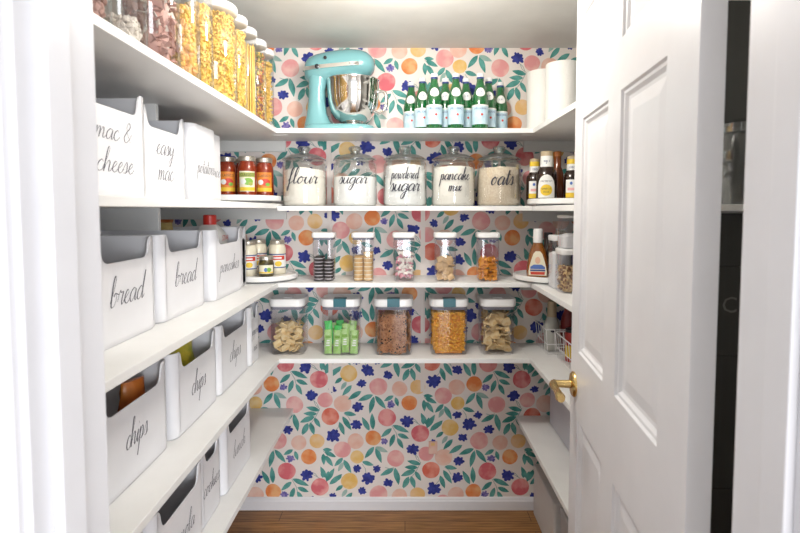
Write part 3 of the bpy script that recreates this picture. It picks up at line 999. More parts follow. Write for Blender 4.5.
b = MB()                                                 # bright band round the head
pts = []
for k in range(13):
    x = .022 + .30 * k / 12
    pts.append((x, .078 if 2 < k < 10 else (.074 if k in (2, 10) else .066 - .012 * max(0, k - 10)), .288 + .028 * k / 12))
b.loft([[(x, -y - .0015 + .012, z - .009), (x, -y - .0025, z - .0085), (x, -y - .0025, z + .0085), (x, -y + .012, z + .009)] for x, y, z in pts])
b.build('trim_band', 'chrome', mx, smooth=50)
b = MB()
block_text(b, 'KitchenAid', .016, lambda a, c: (.262 + a, -.0812, .311 + c + a * .09), .05)
b.build('lettering', 'black_plastic', mx, smooth=0)
for nm, px, pz, rr in (('speed_knob', .088, .294, .011), ('lock_knob', .125, .338, .008)):
    b = MB()
    b.lathe([(rr * .8, 0), (rr, .004), (rr * .9, .012), (rr * .4, .014)], seg=16)
    b.v = [(px + x, -(.080 if nm == 'speed_knob' else .068) - z + .004, pz + y) for x, y, z in b.v]
    b.build(nm, 'black_plastic', mx)
b = MB()
b.lathe([(.014, 0), (.018, .002), (.018, .014), (.014, .018)], seg=18)
b.v = [(.336 + z, y, .334 + x) for x, y, z in b.v]
b.build('attachment_hub', 'chrome', mx)
MB().lathe([(.058, .240), (.062, .244), (.062, .258), (.05, .272)], .248, 0).build('planetary_ring', 'chrome', mx)
MB().lathe([(.012, .15), (.012, .245)], .248, 0, 12).build('beater_shaft', 'chrome', mx)
b = MB()
b.lathe([(.056, .028), (.057, .036), (.045, .043), (.060, .048), (.088, .066), (.108, .096), (.119, .135), (.124, .18), (.1265, .238), (.131, .243), (.130, .247), (.122, .241), (.120, .18), (.114, .137), (.102, .10), (.055, .06), (.01, .055)], .248, 0, 48, True, True)
bowl = b.build('bowl', 'chrome', mx, smooth=60)
b = MB()
b.tube([(.362, -.02, .186), (.384, -.026, .193), (.402, -.028, .187), (.410, -.028, .165), (.408, -.028, .125), (.398, -.026, .098), (.376, -.022, .086), (.345, -.02, .098)], [.006, .007, .0085, .009, .009, .0085, .007, .006], 10)
b.build('bowl_handle', 'chrome', bowl, smooth=60)

# ================================================================== GREEN WATER BOTTLES
BX = [(.137, 2.375), (.238, 2.375), (.352, 2.375), (.084, 2.455), (.196, 2.462), (.296, 2.462), (.404, 2.455), (.031, 2.535), (.475, 2.535)]
BL = ['front row at left', 'front row, in the middle', 'front row at right', 'second row at left', 'second row, left of its middle', 'second row, right of its middle', 'second row at right', 'back row at far left by the mixer', 'back row at far right']
wb0 = thing('water_bottle', 'green glass water bottle, ' + BL[0], 'bottle', (*BX[0], Z1), group='green water bottles on the top shelf')
MB().lathe([(.031, 0), (.0375, .005), (.038, .012), (.038, .125), (.0365, .143), (.0325, .164), (.027, .184), (.0205, .206), (.0165, .224), (.016, .236)], seg=24).build('body', 'green_glass', wb0, smooth=50)
MB().lathe([(.0168, .234), (.0168, .242), (.0162, .243)], seg=18).build('cap_collar', 'label_navy', wb0)
MB().lathe([(.0172, .243), (.0174, .256), (.0155, .260)], seg=18).build('cap', 'cap_white', wb0)
b = MB()
b.m(0).arc_patch(.0384, -1.9, 1.9, .022, .112, 18)
b.m(1).arc_patch(.0386, -1.9, 1.9, .105, .112, 18)
b.m(2)
block_text(b, 'S.PELLEGRINO', .0130, on_cyl(.0388), .062, 0, .094)
b.m(3).arc_disc(.0388, .18, .066, .0056, .0056, 5)
b.build('label', ['label_ice', 'label_white', 'label_navy', 'label_red'], wb0, smooth=0)
b = MB()


def neck_r(z):
    return .0365 - (z - .143) * .235 + .0012


for k in range(14):
    for q in ((k, k + 1),):
        vs = []
        for t in (PI * q[0] / 14, PI * q[1] / 14):
            an, hh = -.72 * math.cos(t), .021 * math.sin(t) + 1e-5
            for z in (.170 - hh, .170, .170 + hh):
                vs.append((neck_r(z) * math.sin(an), -neck_r(z) * math.cos(an), z))
        b.m(0).add(vs, [(0, 3, 4, 1), (1, 4, 5, 2)])
b.m(1)
block_text(b, 'S.P.', .011, lambda a, c: ((neck_r(c) + .0006) * math.sin(a / .03), -(neck_r(c) + .0006) * math.cos(a / .03), c), .020, 0, .170)
b.build('neck_label', ['label_white', 'label_navy'], wb0, smooth=0)
for i in range(1, 9):
    copy_tree(wb0, (*BX[i], Z1), rng.uniform(-.12, .12), 'green glass water bottle, ' + BL[i])

# ================================================================== PAPER TOWELS
for i, (x, y, h, lab) in enumerate(((.704, 2.275, .275, 'nearer white paper towel roll standing on the top right shelf'), (.662, 2.445, .285, 'farther white paper towel roll beside the wallpaper'))):
    p = thing('paper_towel_roll', lab, 'paper towels', (x, y, Z1))
    MB().lathe([(.071, 0), (.072, .003), (.072, h - .003), (.071, h), (.021, h), (.021, h - .05)], seg=40, c1=True).build('roll', 'paper_towel', p)
    MB().lathe([(.0205, h - .04), (.0205, h + .001), (.018, h + .001), (.018, h - .04)], seg=18).build('core', 'card_core', p)

# ================================================================== GLASS JARS
JR = .105


def jar_body():
    return MB().lathe([(JR - .012, 0), (JR - .002, .006), (JR, .02), (JR, .194), (JR - .003, .204), (JR - .010, .211), (JR - .012, .215), (JR - .007, .219)], seg=44, c1=False)


def make_jar(x, label, lines, fill, mname, stuff, slabel, dome=0.0, side=None):
    y = 2.437
    root = thing('glass_jar', label, 'jar', (x, y, Z2))
    jar_body().build('body', 'jar_glass', root, smooth=50)
    lid = MB().lathe([(JR - .010, .2195), (JR - .001, .221), (JR - .001, .226), (JR - .012, .233), (JR - .035, .244), (JR - .060, .250), (.027, .254), (.022, .258), (.024, .264), (.030, .271), (.030, .281), (.023, .287), (.004, .288)], seg=40)
    lid.build('lid', 'lid_glass', root, smooth=40)
    for s, w, xh, cz in lines:
        t = MB()
        script_ribbon(t, s, w, xh, on_cyl(JR + .0008), .012 if s == 'flour' else 0, cz, .20, .2)
        t.build('lettering', 'ink', root, smooth=0)
    ri = JR - .003
    seg = 40
    prof = [(ri - .010, .004), (ri, .018), (ri - max(0, fill - .170) * .35, fill - .004)]
    ri -= max(0, fill - .170) * .38
    b = MB()
    rings = [[(r * math.cos(2 * PI * i / seg), r * math.sin(2 * PI * i / seg), z) for i in range(seg)] for r, z in prof]
    ri -= .001
    g = random.Random(int(x * 100) + 5)
    for q in (.97, .75, .5, .25, .03):
        ring = []
        for i in range(seg):
            a = 2 * PI * i / seg
            hgt = fill + dome * (math.exp(-((a - 4.75) / .75) ** 2) * q + (1 - q) * .8) + .0015 * g.uniform(-1, 1)
            ring.append((ri * q * math.cos(a), ri * q * math.sin(a), hgt))
        rings.append(ring)
    if dome:
        rings[2] = [(r[0] * 1.02, r[1] * 1.02, r[2] - .003) for r in rings[3]]
    b.loft(rings)
    o = b.build(stuff, mname, smooth=60)
    o.location = (x, y, Z2)
    tag(o, slabel, stuff.replace('_', ' '), kind='stuff')


make_jar(-.487, 'lidded glass jar lettered flour', [('flour', .145, .033, .105)], .168, 'flour', 'flour', 'cream flour heaped in the jar lettered flour', .012)
make_jar(-.242, 'lidded glass jar lettered sugar alone', [('sugar', .140, .029, .105)], .140, 'sugar', 'sugar', 'white sugar in the two thirds full jar', 0)
make_jar(0.0, 'lidded glass jar lettered powdered sugar', [('powdered', .135, .025, .128), ('sugar', .150, .034, .070)], .192, 'powdered', 'powdered_sugar', 'powdered sugar in the middle glass jar', .004)
make_jar(.234, 'lidded glass jar lettered pancake mix', [('pancake', .145, .027, .122), ('mix', .062, .025, .070)], .185, 'pancake', 'pancake_mix', 'pancake mix in the fourth glass jar', .003)
make_jar(.455, 'lidded glass jar lettered oats, beside the barbecue sauces', [('oats', .110, .038, .098)], .180, 'oats', 'rolled_oats', 'beige rolled oats in the fifth glass jar', .004)


# ================================================================== SMALL AND LARGE CLEAR CONTAINERS
def small_box(x, label):
    w, d, h = .100, .100, .20
    root = thing('food_container', label, 'food container', (x, 2.405, Z3))
    MB().rprism([(.007, 0), (.003, .004), (.001, .02), (0, h)], w, d, .018, c1=False).build('body', 'clear_plastic', root, smooth=50)
    MB().rprism([(.003, h - .002), (.002, h), (.002, h + .008)], w, d, .018).build('gasket', 'gasket', root)
    MB().rprism([(-.002, h + .008), (-.005, h + .011), (-.005, h + .027), (-.003, h + .031), (.004, h + .033)], w, d, .02).build('lid', 'white_lid', root)
    return root


CX3 = [-.389, -.200, -.005, .193, .398]
small_box(CX3[0], 'small slim clear container of dark sandwich cookies with white lid')
small_box(CX3[1], 'small slim clear container of golden sandwich cookies with white lid')
small_box(CX3[2], 'small slim clear container of pink and white iced cookies')
small_box(CX3[3], 'small slim clear container of square tan crackers')
small_box(CX3[4], 'small slim clear container of orange cheese crackers')


def inst(proto, name, loc, rot, label, cat, group):
    o = bpy.data.objects.new(name, proto)
    COL.objects.link(o)
    o.location = loc
    o.rotation_euler = rot
    return tag(o, label, cat, group)


def mesh_of(mb, name, mats, smooth=35):
    o = mb.build(name, mats, smooth=smooth)
    me = o.data
    bpy.data.objects.remove(o)
    return me


def sandwich(r, h, outer, cream):
    b = MB()
    b.m(0).lathe([(r * .95, 0), (r, .0015), (r, h * .36), (r * .96, h * .38)], seg=20)
    b.m(1).lathe([(r * .93, h * .38), (r * .93, h * .62)], seg=20, c0=False, c1=False)
    b.m(0).lathe([(r * .96, h * .62), (r, h * .64), (r, h - .0015), (r * .95, h)], seg=20)
    return mesh_of(b, 'sandwich_cookie', [outer, cream])


oreo = sandwich(.0225, .0155, 'chocolate', 'cream_fill')
for ix in (-1, 1):
    for iy in (-1, 1):
        for k in range(7 if ix < 0 else 6):
            inst(oreo, 'sandwich_cookie', (CX3[0] + ix * .0231, 2.405 + iy * .0231, Z3 + .004 + k * .0162), (0, 0, rng.random()),
                 'dark chocolate sandwich cookie in a stack inside the small container', 'cookie', 'dark sandwich cookies in the slim container')
gold = sandwich(.0225, .0185, 'biscuit', 'vanilla_fill')
for ix in (-1, 1):
    for iy in (-1, 1):
        for k in range(6 if ix < 0 else 7):
            inst(gold, 'sandwich_cookie', (CX3[1] + ix * .0231, 2.405 + iy * .0231, Z3 + .004 + k * .0192), (0, 0, rng.random()),
                 'golden vanilla sandwich cookie in a stack inside the small container', 'cookie', 'golden sandwich cookies in the slim container')


def animal(m):
    pts = [(-.013, -.008), (-.010, -.008), (-.009, -.003), (.005, -.003), (.006, -.009), (.010, -.009), (.010, .001), (.015, .004), (.015, .009), (.009, .011), (.005, .006), (-.010, .006), (-.014, .002)]
    pts = [(x * 1.35, z * 1.35) for x, z in pts]
    b = MB().loft([[(x * .94, z * .94, 0) for x, z in pts], [(x, z, .0015) for x, z in pts], [(x, z, .005) for x, z in pts], [(x * .9, z * .9, .0065) for x, z in pts]])
    return mesh_of(b, 'iced_cookie', m)


pk, wt = animal('icing_pink'), animal('icing_white')


def fill_layers(meshes, name, x, y, z, w, d, nx, ny, nz, dz, label, cat, group, tilt=.35, upright=0.0, jit=.25, seed=1, top_thin=True):
    """pieces laid in loose layers inside a container, touching it nowhere"""
    g = random.Random(seed)
    for k in range(nz):
        for i in range(nx):
            for j in range(ny):
                if 0 < i < nx - 1 and 0 < j < ny - 1 and k < nz - 1:
                    continue                             # the photograph shows only the outer pieces
                if top_thin and k == nz - 1 and g.random() < .35:
                    continue
                px = x + (i - (nx - 1) / 2) * w / nx + g.uniform(-jit, jit) * w / nx * .5
                py = y + (j - (ny - 1) / 2) * d / ny + g.uniform(-jit, jit) * d / ny * .5
                pz = z + (k + .5) * dz + g.uniform(-.15, .15) * dz
                if upright and g.random() < upright:
                    rot = (R(90) + g.uniform(-tilt, tilt), g.uniform(-.6, .6), g.uniform(-.5, .5) + (0 if 0 < i < nx - 1 or j == 0 else R(90)))
                else:
                    rot = (g.uniform(-tilt, tilt), g.uniform(-tilt, tilt), g.uniform(0, 6.28))
                inst(g.choice(meshes), name, (px, py, pz), rot, label, cat, group)


fill_layers([pk], 'iced_cookie', CX3[2], 2.405, Z3 + .012, .064, .064, 3, 3, 4, .031, 'pink iced animal cookie in the small clear container', 'cookie', 'pink iced cookies in the slim container', .6, .75, .3, 11)
fill_layers([wt], 'iced_cookie', CX3[2] + .006, 2.391, Z3 + .026, .062, .062, 3, 3, 4, .030, 'white iced animal cookie in the small clear container', 'cookie', 'white iced cookies in the slim container', .6, .75, .3, 23)


def wafer(w, d, t, m, r=.003, wavy=0.0, name='cracker'):
    b = MB()
    n = 3
    rings = []
    for ins, z in ((.001, 0), (0, t * .25), (0, t * .75), (.001, t)):
        ring = rrect(w - 2 * ins, d - 2 * ins, r, z - t / 2, 0, 0, n)
        if wavy:
            ring = [(x * (1 + wavy * math.sin(9 * math.atan2(y, x))), y * (1 + wavy * math.cos(7 * math.atan2(y, x))), zz + wavy * .06 * math.sin(3 * math.atan2(y, x))) for x, y, zz in ring]
        rings.append(ring)
    b.loft(rings)
    return mesh_of(b, name, m)


gr = wafer(.033, .033, .006, 'graham')
fill_layers([gr], 'square_cracker', CX3[3], 2.405, Z3 + .010, .073, .073, 3, 3, 4, .026, 'square tan cracker among the loose pile in the small container', 'cracker', 'square tan crackers in the slim container', .5, .85, .35, 4)
ch = wafer(.022, .022, .006, 'cheese_cracker')
fill_layers([ch], 'cheese_cracker', CX3[4], 2.405, Z3 + .006, .083, .083, 4, 4, 6, .0175, 'orange square cheese cracker inside the small clear container', 'cracker', 'orange cheese crackers in the slim container', .4, .7, .3, 8)


def big_box(x, label, latch):
    w, d, h = (.178, .156, .226) if latch else (.162, .150, .226)
    root = thing('snack_canister', label, 'snack canister', (x, 2.445, Z4))
    MB().rprism([(.008, 0), (.003, .004), (.001, .02), (0, h)], w, d, .03, c1=False, n=6).build('body', 'clear_plastic', root, smooth=50)
    MB().rprism([(.003, h - .004), (.001, h), (.001, h + .010)], w, d, .03, n=6).build('gasket', 'gasket', root)
    lid = MB().rprism([(-.002, h + .010), (-.006, h + .014), (-.006, h + .042), (-.004, h + .047), (.006, h + .049), (.010, h + .046)], w, d, .034, n=6).build('lid', 'white_lid', root)
    if latch:
        b = MB()
        yy = -d / 2 - .006
        b.box(-.030, .030, yy - .005, yy + .002, h + .012, h + .0495).box(-.030, .030, yy - .005, yy + .045, h + .0475, h + .052)
        b.build('latch', 'latch', root, smooth=0, bevel=.001)
    else:
        MB().box(-.022, .022, -.035, .035, h + .0465, h + .0505).build('latch', 'white_lid', lid, smooth=0, bevel=.001)
    return root


CX4 = [-.570, -.311, -.055, .212, .449]
big_box(CX4[0], 'wide clear canister of pale pita chips, leftmost on the lowest back shelf', False)
big_box(CX4[1], 'wide clear canister of green wrapped snack bars', True)
big_box(CX4[2], 'wide clear canister of small brown pretzels', True)
big_box(CX4[3], 'wide clear canister full of orange fish-shaped crackers', True)
big_box(CX4[4], 'wide clear canister of pale crackers, beside the wire baskets', False)

pt = wafer(.042, .036, .005, 'pita', .006, .05)
fill_layers([pt], 'pita_chip', CX4[0], 2.445, Z4 + .014, .120, .108, 4, 4, 5, .027, 'pale golden pita chip heaped in the leftmost wide canister', 'chip', 'pita chips in the wide canister', .7, .55, .4, 5)
ck = wafer(.044, .040, .006, 'cracker', .010, .09)
fill_layers([ck], 'cracker', CX4[4], 2.445, Z4 + .014, .120, .109, 4, 4, 6, .031, 'pale ruffled cracker in the rightmost wide canister', 'cracker', 'pale crackers in the rightmost wide canister', .8, .65, .4, 15)

g = random.Random(31)
pz = tiny('pretzel', g)
b = MB()
for _ in range(430):
    c = g.random()
    spin = Matrix.Rotation(g.uniform(0, 6.28), 3, 'Z')
    lean = Matrix.Rotation(g.uniform(-.45, .45), 3, 'X') @ Matrix.Rotation(g.uniform(-.45, .45), 3, 'Y')
    u, v, dpt = g.uniform(-1, 1), g.uniform(.016, .190), g.uniform(.006, .016)
    if c < .66:
        sg = -1 if c < .45 else 1
        face, p = Matrix.Rotation(R(90), 3, 'X'), (u * .058, sg * (.0730 - dpt), v)
    elif c < .9:
        sg = -1 if c < .78 else 1
        face, p = Matrix.Rotation(R(90), 3, 'Y'), (sg * (.0840 - dpt), u * .047, v)
    else:
        face, p = Matrix.Identity(3), (u * .056, g.uniform(-.045, .045), .190)
    rot = face @ lean @ spin
    b.add([tuple(rot @ Vector(q) + Vector(p)) for q in pz.v], pz.f)
b.m(1).rprism([(.028, .006), (.028, .180)], .178, .156, .02)
o = b.build('pretzels', ['pretzel', 'chocolate'], smooth=50)
o.location = (CX4[2], 2.445, Z4)
tag(o, 'small brown pretzels filling the middle wide canister', 'pretzels', kind='stuff')
b = pieces('fish', 1100, in_box(.150, .127, .020, .206, .014), g, 1)
b.m(1).rprism([(.012, .006), (.012, .192)], .156, .133, .02)
o = b.build('fish_crackers', ['fish_cracker', 'cheese_cracker'], smooth=50)
o.location = (CX4[3], 2.445, Z4)
tag(o, 'orange fish-shaped crackers filling their wide canister', 'crackers', kind='stuff')

# green wrapped bars, each its own thing
wr = MB()
n = 8
rings = []
for z, k, q in ((0, .05, 1), (.004, .25, 1.02), (.012, .8, .98), (.035, 1, 1), (.075, 1, 1), (.102, .8, .98), (.111, .25, 1.02), (.116, .05, 1)):
    rings.append([(.0185 * q * math.cos(a), .0085 * k * math.sin(a), z) for a in [2 * PI * i / 14 for i in range(14)]])
wr.loft(rings)
wr.m(1)
for i in range(3):
    wr.box(-.010 + .002 * i, .008, -.0094, -.0088, .040 + .012 * i, .046 + .012 * i)
wr.m(2).box(-.013, .013, -.0093, -.0089, .078, .092)
wrap = mesh_of(wr, 'snack_bar', ['wrapper_green', 'label_white', 'label_green'])
wr2 = MB()
wr2.loft(rings)
wr2.m(1).box(-.012, .012, -.0094, -.0088, .05, .075)
wrap2 = mesh_of(wr2, 'snack_bar', ['wrapper_bright', 'wrapper_green'])
bars = [(-.060, -.058, .004, 0, wrap), (-.019, -.060, .004, .04, wrap), (.022, -.058, .010, -.03, wrap), (.062, -.058, .004, .05, wrap),
        (-.054, -.034, .045, -.08, wrap2), (-.020, -.036, .022, .05, wrap2), (.022, -.034, .030, .0, wrap), (.060, -.036, .022, -.06, wrap),
        (-.055, .0, .030, .1, wrap), (-.005, .0, .040, -.05, wrap2), (.045, .0, .038, .08, wrap), (0, .045, .02, 0, wrap)]
for i, (x, y, z, tl, me) in enumerate(bars):
    inst(me, 'snack_bar', (CX4[1] + x * 1.02, 2.445 + y * .95, Z4 + z), (0, tl, rng.uniform(-.1, .1)),
         'light green wrapped snack bar standing in the clear canister' if me is wrap else 'deeper green wrapped snack bar standing in the clear canister', 'snack bar',
         'light green snack bars in the canister' if me is wrap else 'deeper green snack bars in the canister')


# ================================================================== TURNTABLES
def turntable(x, y, z, r, label):
    root = thing('turntable', label, 'turntable', (x, y, z))
    MB().lathe([(r * .80, 0), (r * .80, .008)], seg=48).build('base', 'turntable_base', root)
    MB().lathe([(r - .006, .008), (r, .012), (r, .030), (r - .003, .033), (r - .009, .032), (r - .012, .024), (.01, .024)], seg=64).build('tray', 'turntable_white', root, smooth=40)
    return z + .0245


def sauce_jar_proto(label, loc):
    root = thing('sauce_jar', label, 'sauce jar', loc, group='red sauce jars on the turntable')
    MB().lathe([(.033, 0), (.039, .006), (.040, .014), (.040, .128), (.037, .145), (.031, .160), (.030, .166)], seg=28).build('body', 'tomato', root, smooth=50)
    MB().lathe([(.034, .164), (.035, .167), (.035, .182), (.032, .186), (.03, .185)], seg=28).build('lid', 'tin_lid', root)
    return root


def sauce_label(root, band, mid, turn):
    b = MB()
    b.m(0).arc_patch(.0404, -.85, .85, .028, .118)
    b.m(1).arc_patch(.0406, -.85, .85, .092, .112)
    b.m(2).arc_disc(.0408, .1, .072, .021, .016)
    b.m(3).arc_disc(.0410, -.40, .072, .012, .012)
    b.m(4)
    block_text(b, 'CLASSICO', .0165, on_cyl(.0411), .058, 0, .102)
    b.m(5).arc_disc(.0409, .35, .062, .010, .008)
    b.m(6).arc_patch(.0407, -.85, .85, .031, .047)
    o = b.build('label', ['label_cream' if mid == 'label_green' else 'label_orange', band, mid, 'label_white', 'ink', 'label_green' if mid != 'label_green' else 'label_olive', 'label_yellow'], root, smooth=0)
    o.rotation_euler.z = turn
    return o


zt = turntable(-.79, 2.335, z2l(2.335) + .003, .208, 'white turntable on the second left shelf holding red sauce jars')
for lab, x, y, band, mid, turn in (('red sauce jar with green and cream label, nearest on its turntable', -.742, 2.362, 'label_olive', 'label_green', .30),
                                   ('red sauce jar with orange label, right beside the flour jar', -.682, 2.437, 'label_orange', 'label_red', .27),
                                   ('red sauce jar with orange label, half hidden by the rice bin', -.846, 2.392, 'label_orange', 'label_red', .34),
                                   ('red sauce jar behind the green labelled jar, mostly hidden', -.795, 2.478, 'label_orange', 'label_red', .34)):
    j = sauce_jar_proto(lab, (x, y, zt))
    sauce_label(j, band, mid, turn)
    j.scale = (1.1, 1.1, 1.04)


zt = turntable(-.69, 2.43, Z3, .163, 'white turntable on the third left shelf holding mayonnaise jars')


def mayo(loc, label, turn):
    root = thing('mayonnaise_jar', label, 'mayonnaise jar', loc, group='mayonnaise jars on the turntable')
    MB().lathe([(.036, 0), (.041, .006), (.041, .030), (.040, .034), (.040, .095), (.041, .10), (.041, .125), (.036, .142), (.031, .148)], seg=28).build('body', 'mayo', root, smooth=50)
    MB().lathe([(.034, .147), (.035, .149), (.035, .164), (.032, .167)], seg=28).build('lid', 'tin_lid', root)
    b = MB()
    b.m(0).arc_patch(.0415, -1.3, 1.3, .034, .100)
    b.m(1).arc_patch(.0417, -1.3, 1.3, .096, .101).arc_patch(.0417, -1.3, 1.3, .032, .037)
    b.m(2).arc_patch(.0419, -.9, .9, .072, .092)
    b.m(0).arc_patch(.0421, -.6, .5, .078, .085)
    b.m(3).arc_disc(.0419, .1, .053, .017, .013)
    b.build('label', ['label_white', 'label_navy', 'label_red', 'label_yellow'], root, smooth=0).rotation_euler.z = turn


mayo((-.632, 2.468, zt), 'mayonnaise jar farthest right on its turntable', .25)
mayo((-.735, 2.505, zt), 'mayonnaise jar in the middle, behind the small relish jar', .25)
mayo((-.757, 2.405, zt), 'mayonnaise jar at left, half hidden by the rolls bin', .3)
rj = thing('relish_jar', 'small dark relish jar in front of the mayonnaise', 'relish jar', (-.662, 2.372, zt))
MB().lathe([(.032, 0), (.037, .006), (.037, .062), (.032, .076), (.03, .08)], seg=26).build('body', 'dark_relish', rj, smooth=50)
MB().lathe([(.032, .079), (.034, .081), (.034, .094), (.031, .097)], seg=26).build('lid', 'tin_lid', rj)
b = MB()
b.m(0).arc_patch(.0374, -1.0, 1.0, .016, .056)
b.m(1).arc_patch(.0376, -1.0, 1.0, .018, .024)
b.m(2).arc_disc(.0377, .35, .034, .012, .010)
b.m(3).arc_disc(.0377, -.05, .034, .008, .010)
b.build('label', ['label_cream', 'label_yellow', 'label_green', 'label_blue'], rj, smooth=0).rotation_euler.z = .27

# barbecue sauces
zt = turntable(.775, 2.335, Z2, .200, 'white turntable on the second right shelf holding barbecue sauces')


def sauce_bottle(name, label, loc, r, h, body, cap, neck, turn, group=None):
    root = thing(name, label, 'sauce bottle', loc, group=group)
    MB().lathe([(r - .006, 0), (r, .006), (r, h * .50), (r * .96, h * .56), (r * .78, h * .63), (r * .60, h * .69), (r * .57, h * .92)], seg=26).build('body', body, root, smooth=50)
    MB().lathe([(r * .60, h * .90), (r * .61, h * .99), (r * .52, h)], seg=20).build('cap', cap, root)
    if neck:
        b = MB()
        b.m(0).lathe([(r * .635, h * .68), (r * .60, h * .90)], seg=20, c0=False, c1=False)
        if len(neck) > 1:
            b.m(1).lathe([(r * .625, h * .82), (r * .625, h * .93)], seg=20, c0=False, c1=False)
        b.build('neck_band', neck, root)
    return root


def yellow_bbq(loc, label, turn):
    s = sauce_bottle('barbecue_sauce_bottle', label, loc, .038, .198, 'bbq_sauce', 'cap_tan', ['label_white', 'label_yellow'], turn)
    b = MB()
    b.m(0).arc_patch(.0384, -.75, .75, .012, .092)
    b.m(1).arc_patch(.0386, -.75, .75, .012, .034)
    b.m(2).arc_patch(.0387, -.5, .5, .044, .056)
    b.m(3).arc_disc(.0387, -.1, .076, .006, .007)
    b.build('label', ['label_white', 'label_yellow', 'label_pink', 'label_blue'], s, smooth=0).rotation_euler.z = turn
    b = MB()
    block_text(b, 'ORG', .014, on_cyl(.0246), .026, 0, .148)
    b.build('lettering', 'label_navy', s, smooth=0).rotation_euler.z = turn


yellow_bbq((.614, 2.382, zt), 'dark sauce bottle with yellow neck band, nearest the oats jar', -.2)
yellow_bbq((.752, 2.262, zt), 'dark sauce bottle with yellow neck band, closest to the open door', -.3)
s = sauce_bottle('barbecue_sauce_bottle', 'dark barbecue sauce bottle with round yellow emblem on white label', (.642, 2.280, zt), .042, .222, 'bbq_sauce', 'cap_tan', ['label_white'], -.28)
b = MB()
vs = [(.0425 * math.sin(a), -.0425 * math.cos(a), z) for a, z in [(-.85, .012), (.85, .012), (.88, .06), (.72, .092), (.4, .112), (0, .118), (-.4, .112), (-.72, .092), (-.88, .06)]]
seg = 14
for k in range(seg):
    a0, a1 = -.88 + 1.76 * k / seg, -.88 + 1.76 * (k + 1) / seg

    def top(a):
        return .055 + .060 * math.sqrt(max(0, 1 - (a / .90) ** 2))
    b.m(0).add([(.0425 * math.sin(a0), -.0425 * math.cos(a0), .012), (.0425 * math.sin(a1), -.0425 * math.cos(a1), .012), (.0425 * math.sin(a1), -.0425 * math.cos(a1), top(a1)), (.0425 * math.sin(a0), -.0425 * math.cos(a0), top(a0))], [(0, 1, 2, 3)])
b.m(1).arc_disc(.0428, 0, .046, .025, .025, 24)
b.m(2)
block_text(b, 'BARBECUE', .011, on_cyl(.0430), .038, 0, .052)
block_text(b, 'SAUCE', .010, on_cyl(.0430), .024, 0, .038)
block_text(b, "SWEET BABY RAY'S", .011, on_cyl(.0430), .050, 0, .086)
b.build('label', ['label_white', 'label_yellow', 'ink'], s, smooth=0).rotation_euler.z = -.28
b = MB()
script_ribbon(b, 'ray s', .026, .008, on_cyl(.0272), 0, .172)
b.build('lettering', 'label_navy', s, smooth=0).rotation_euler.z = -.28
for o in s.children:
    o.scale = (1.08, 1.08, 1)
sauce_bottle('hot_sauce_bottle', 'rust-brown sauce bottle with orange cap at the back of its turntable', (.735, 2.425, zt), .030, .238, 'rust_sauce', 'cap_brown', None, 0)
sauce_bottle('sauce_bottle', 'plain dark bottle with tan cap, at the back by the door', (.83, 2.42, zt), .032, .24, 'bbq_sauce', 'cap_tan', None, 0)

# dressing turntable
zt = turntable(.69, 2.405, Z3, .163, 'white turntable on the third right shelf holding salad dressing')
dr = thing('dressing_bottle', 'teardrop dressing bottle with white cap and picture label', 'dressing bottle', (.622, 2.335, zt), R(-14))
b = MB()
b.loft([rrect(w, dd, min(w, dd) * .45, z, 0, 0, 6) for w, dd, z in ((.088, .05, 0), (.100, .058, .006), (.102, .060, .03), (.094, .056, .065), (.082, .05, .10), (.070, .044, .128), (.050, .040, .150), (.038, .038, .165))])
b.build('body', 'amber_sauce_glass', dr, smooth=60)
MB().lathe([(.022, .163), (.0225, .166), (.0215, .222), (.018, .228)], seg=22).build('cap', 'cap_white', dr)
b = MB()


def front_y(z):
    tb = ((0, .025), (.006, .029), (.03, .030), (.065, .028), (.10, .025), (.13, .022), (.152, .019))
    for (a, p), (c, q) in zip(tb, tb[1:]):
        if z <= c:
            return -(p + (q - p) * (z - a) / (c - a)) - .0012
    return -.02


def slab(pts, dy):
    zs = sorted({z for x, z in pts})
    n = len(pts)

    def span(z):
        xs = []
        for i in range(n):
            (xa, za), (xb, zb) = pts[i], pts[(i + 1) % n]
            if min(za, zb) - 1e-9 <= z <= max(za, zb) + 1e-9:
                xs += [xa, xb] if abs(za - zb) < 1e-9 else [xa + (xb - xa) * (z - za) / (zb - za)]
        return min(xs), max(xs)
    for za, zb in zip(zs, zs[1:]):
        (l0, r0), (l1, r1) = span(za), span(zb)
        b.add([(l0, front_y(za) - dy, za), (r0, front_y(za) - dy, za), (r1, front_y(zb) - dy, zb), (l1, front_y(zb) - dy, zb)], [(0, 1, 2, 3)])


b.m(0)
slab([(-.040, .012), (.040, .012), (.041, .03), (.037, .055), (.029, .085), (.020, .112), (.010, .124), (-.010, .124), (-.020, .112), (-.029, .085), (-.037, .055), (-.041, .03)], 0)
b.m(1)
slab([(-.033, .042), (.033, .042), (.033, .052), (.018, .062), (-.018, .062), (-.033, .052)], .0006)
b.m(2)
slab([(.012 * math.cos(t), .082 + .016 * math.sin(t)) for t in [2 * PI * k / 16 for k in range(16)]], .0006)
b.m(3)
slab([(-.031, .016), (.031, .016), (.033, .029), (-.033, .029)], .0006)
b.m(4)
slab([(-.034, .032), (.034, .032), (.034, .039), (-.034, .039)], .0006)
b.build('label', ['label_cream', 'label_blue', 'label_skin', 'label_red', 'label_navy'], dr, smooth=0)
sauce_bottle('dressing_jar', 'plain dark bottle standing behind the teardrop dressing bottle', (.705, 2.455, zt), .035, .205, 'bbq_sauce', 'black_plastic', None, 0)
sauce_bottle('vinegar_bottle', 'dark bottle with tan cap at the back of the dressing turntable', (.775, 2.485, zt), .032, .215, 'bbq_sauce', 'cap_tan', ['cap_tan'], 0)


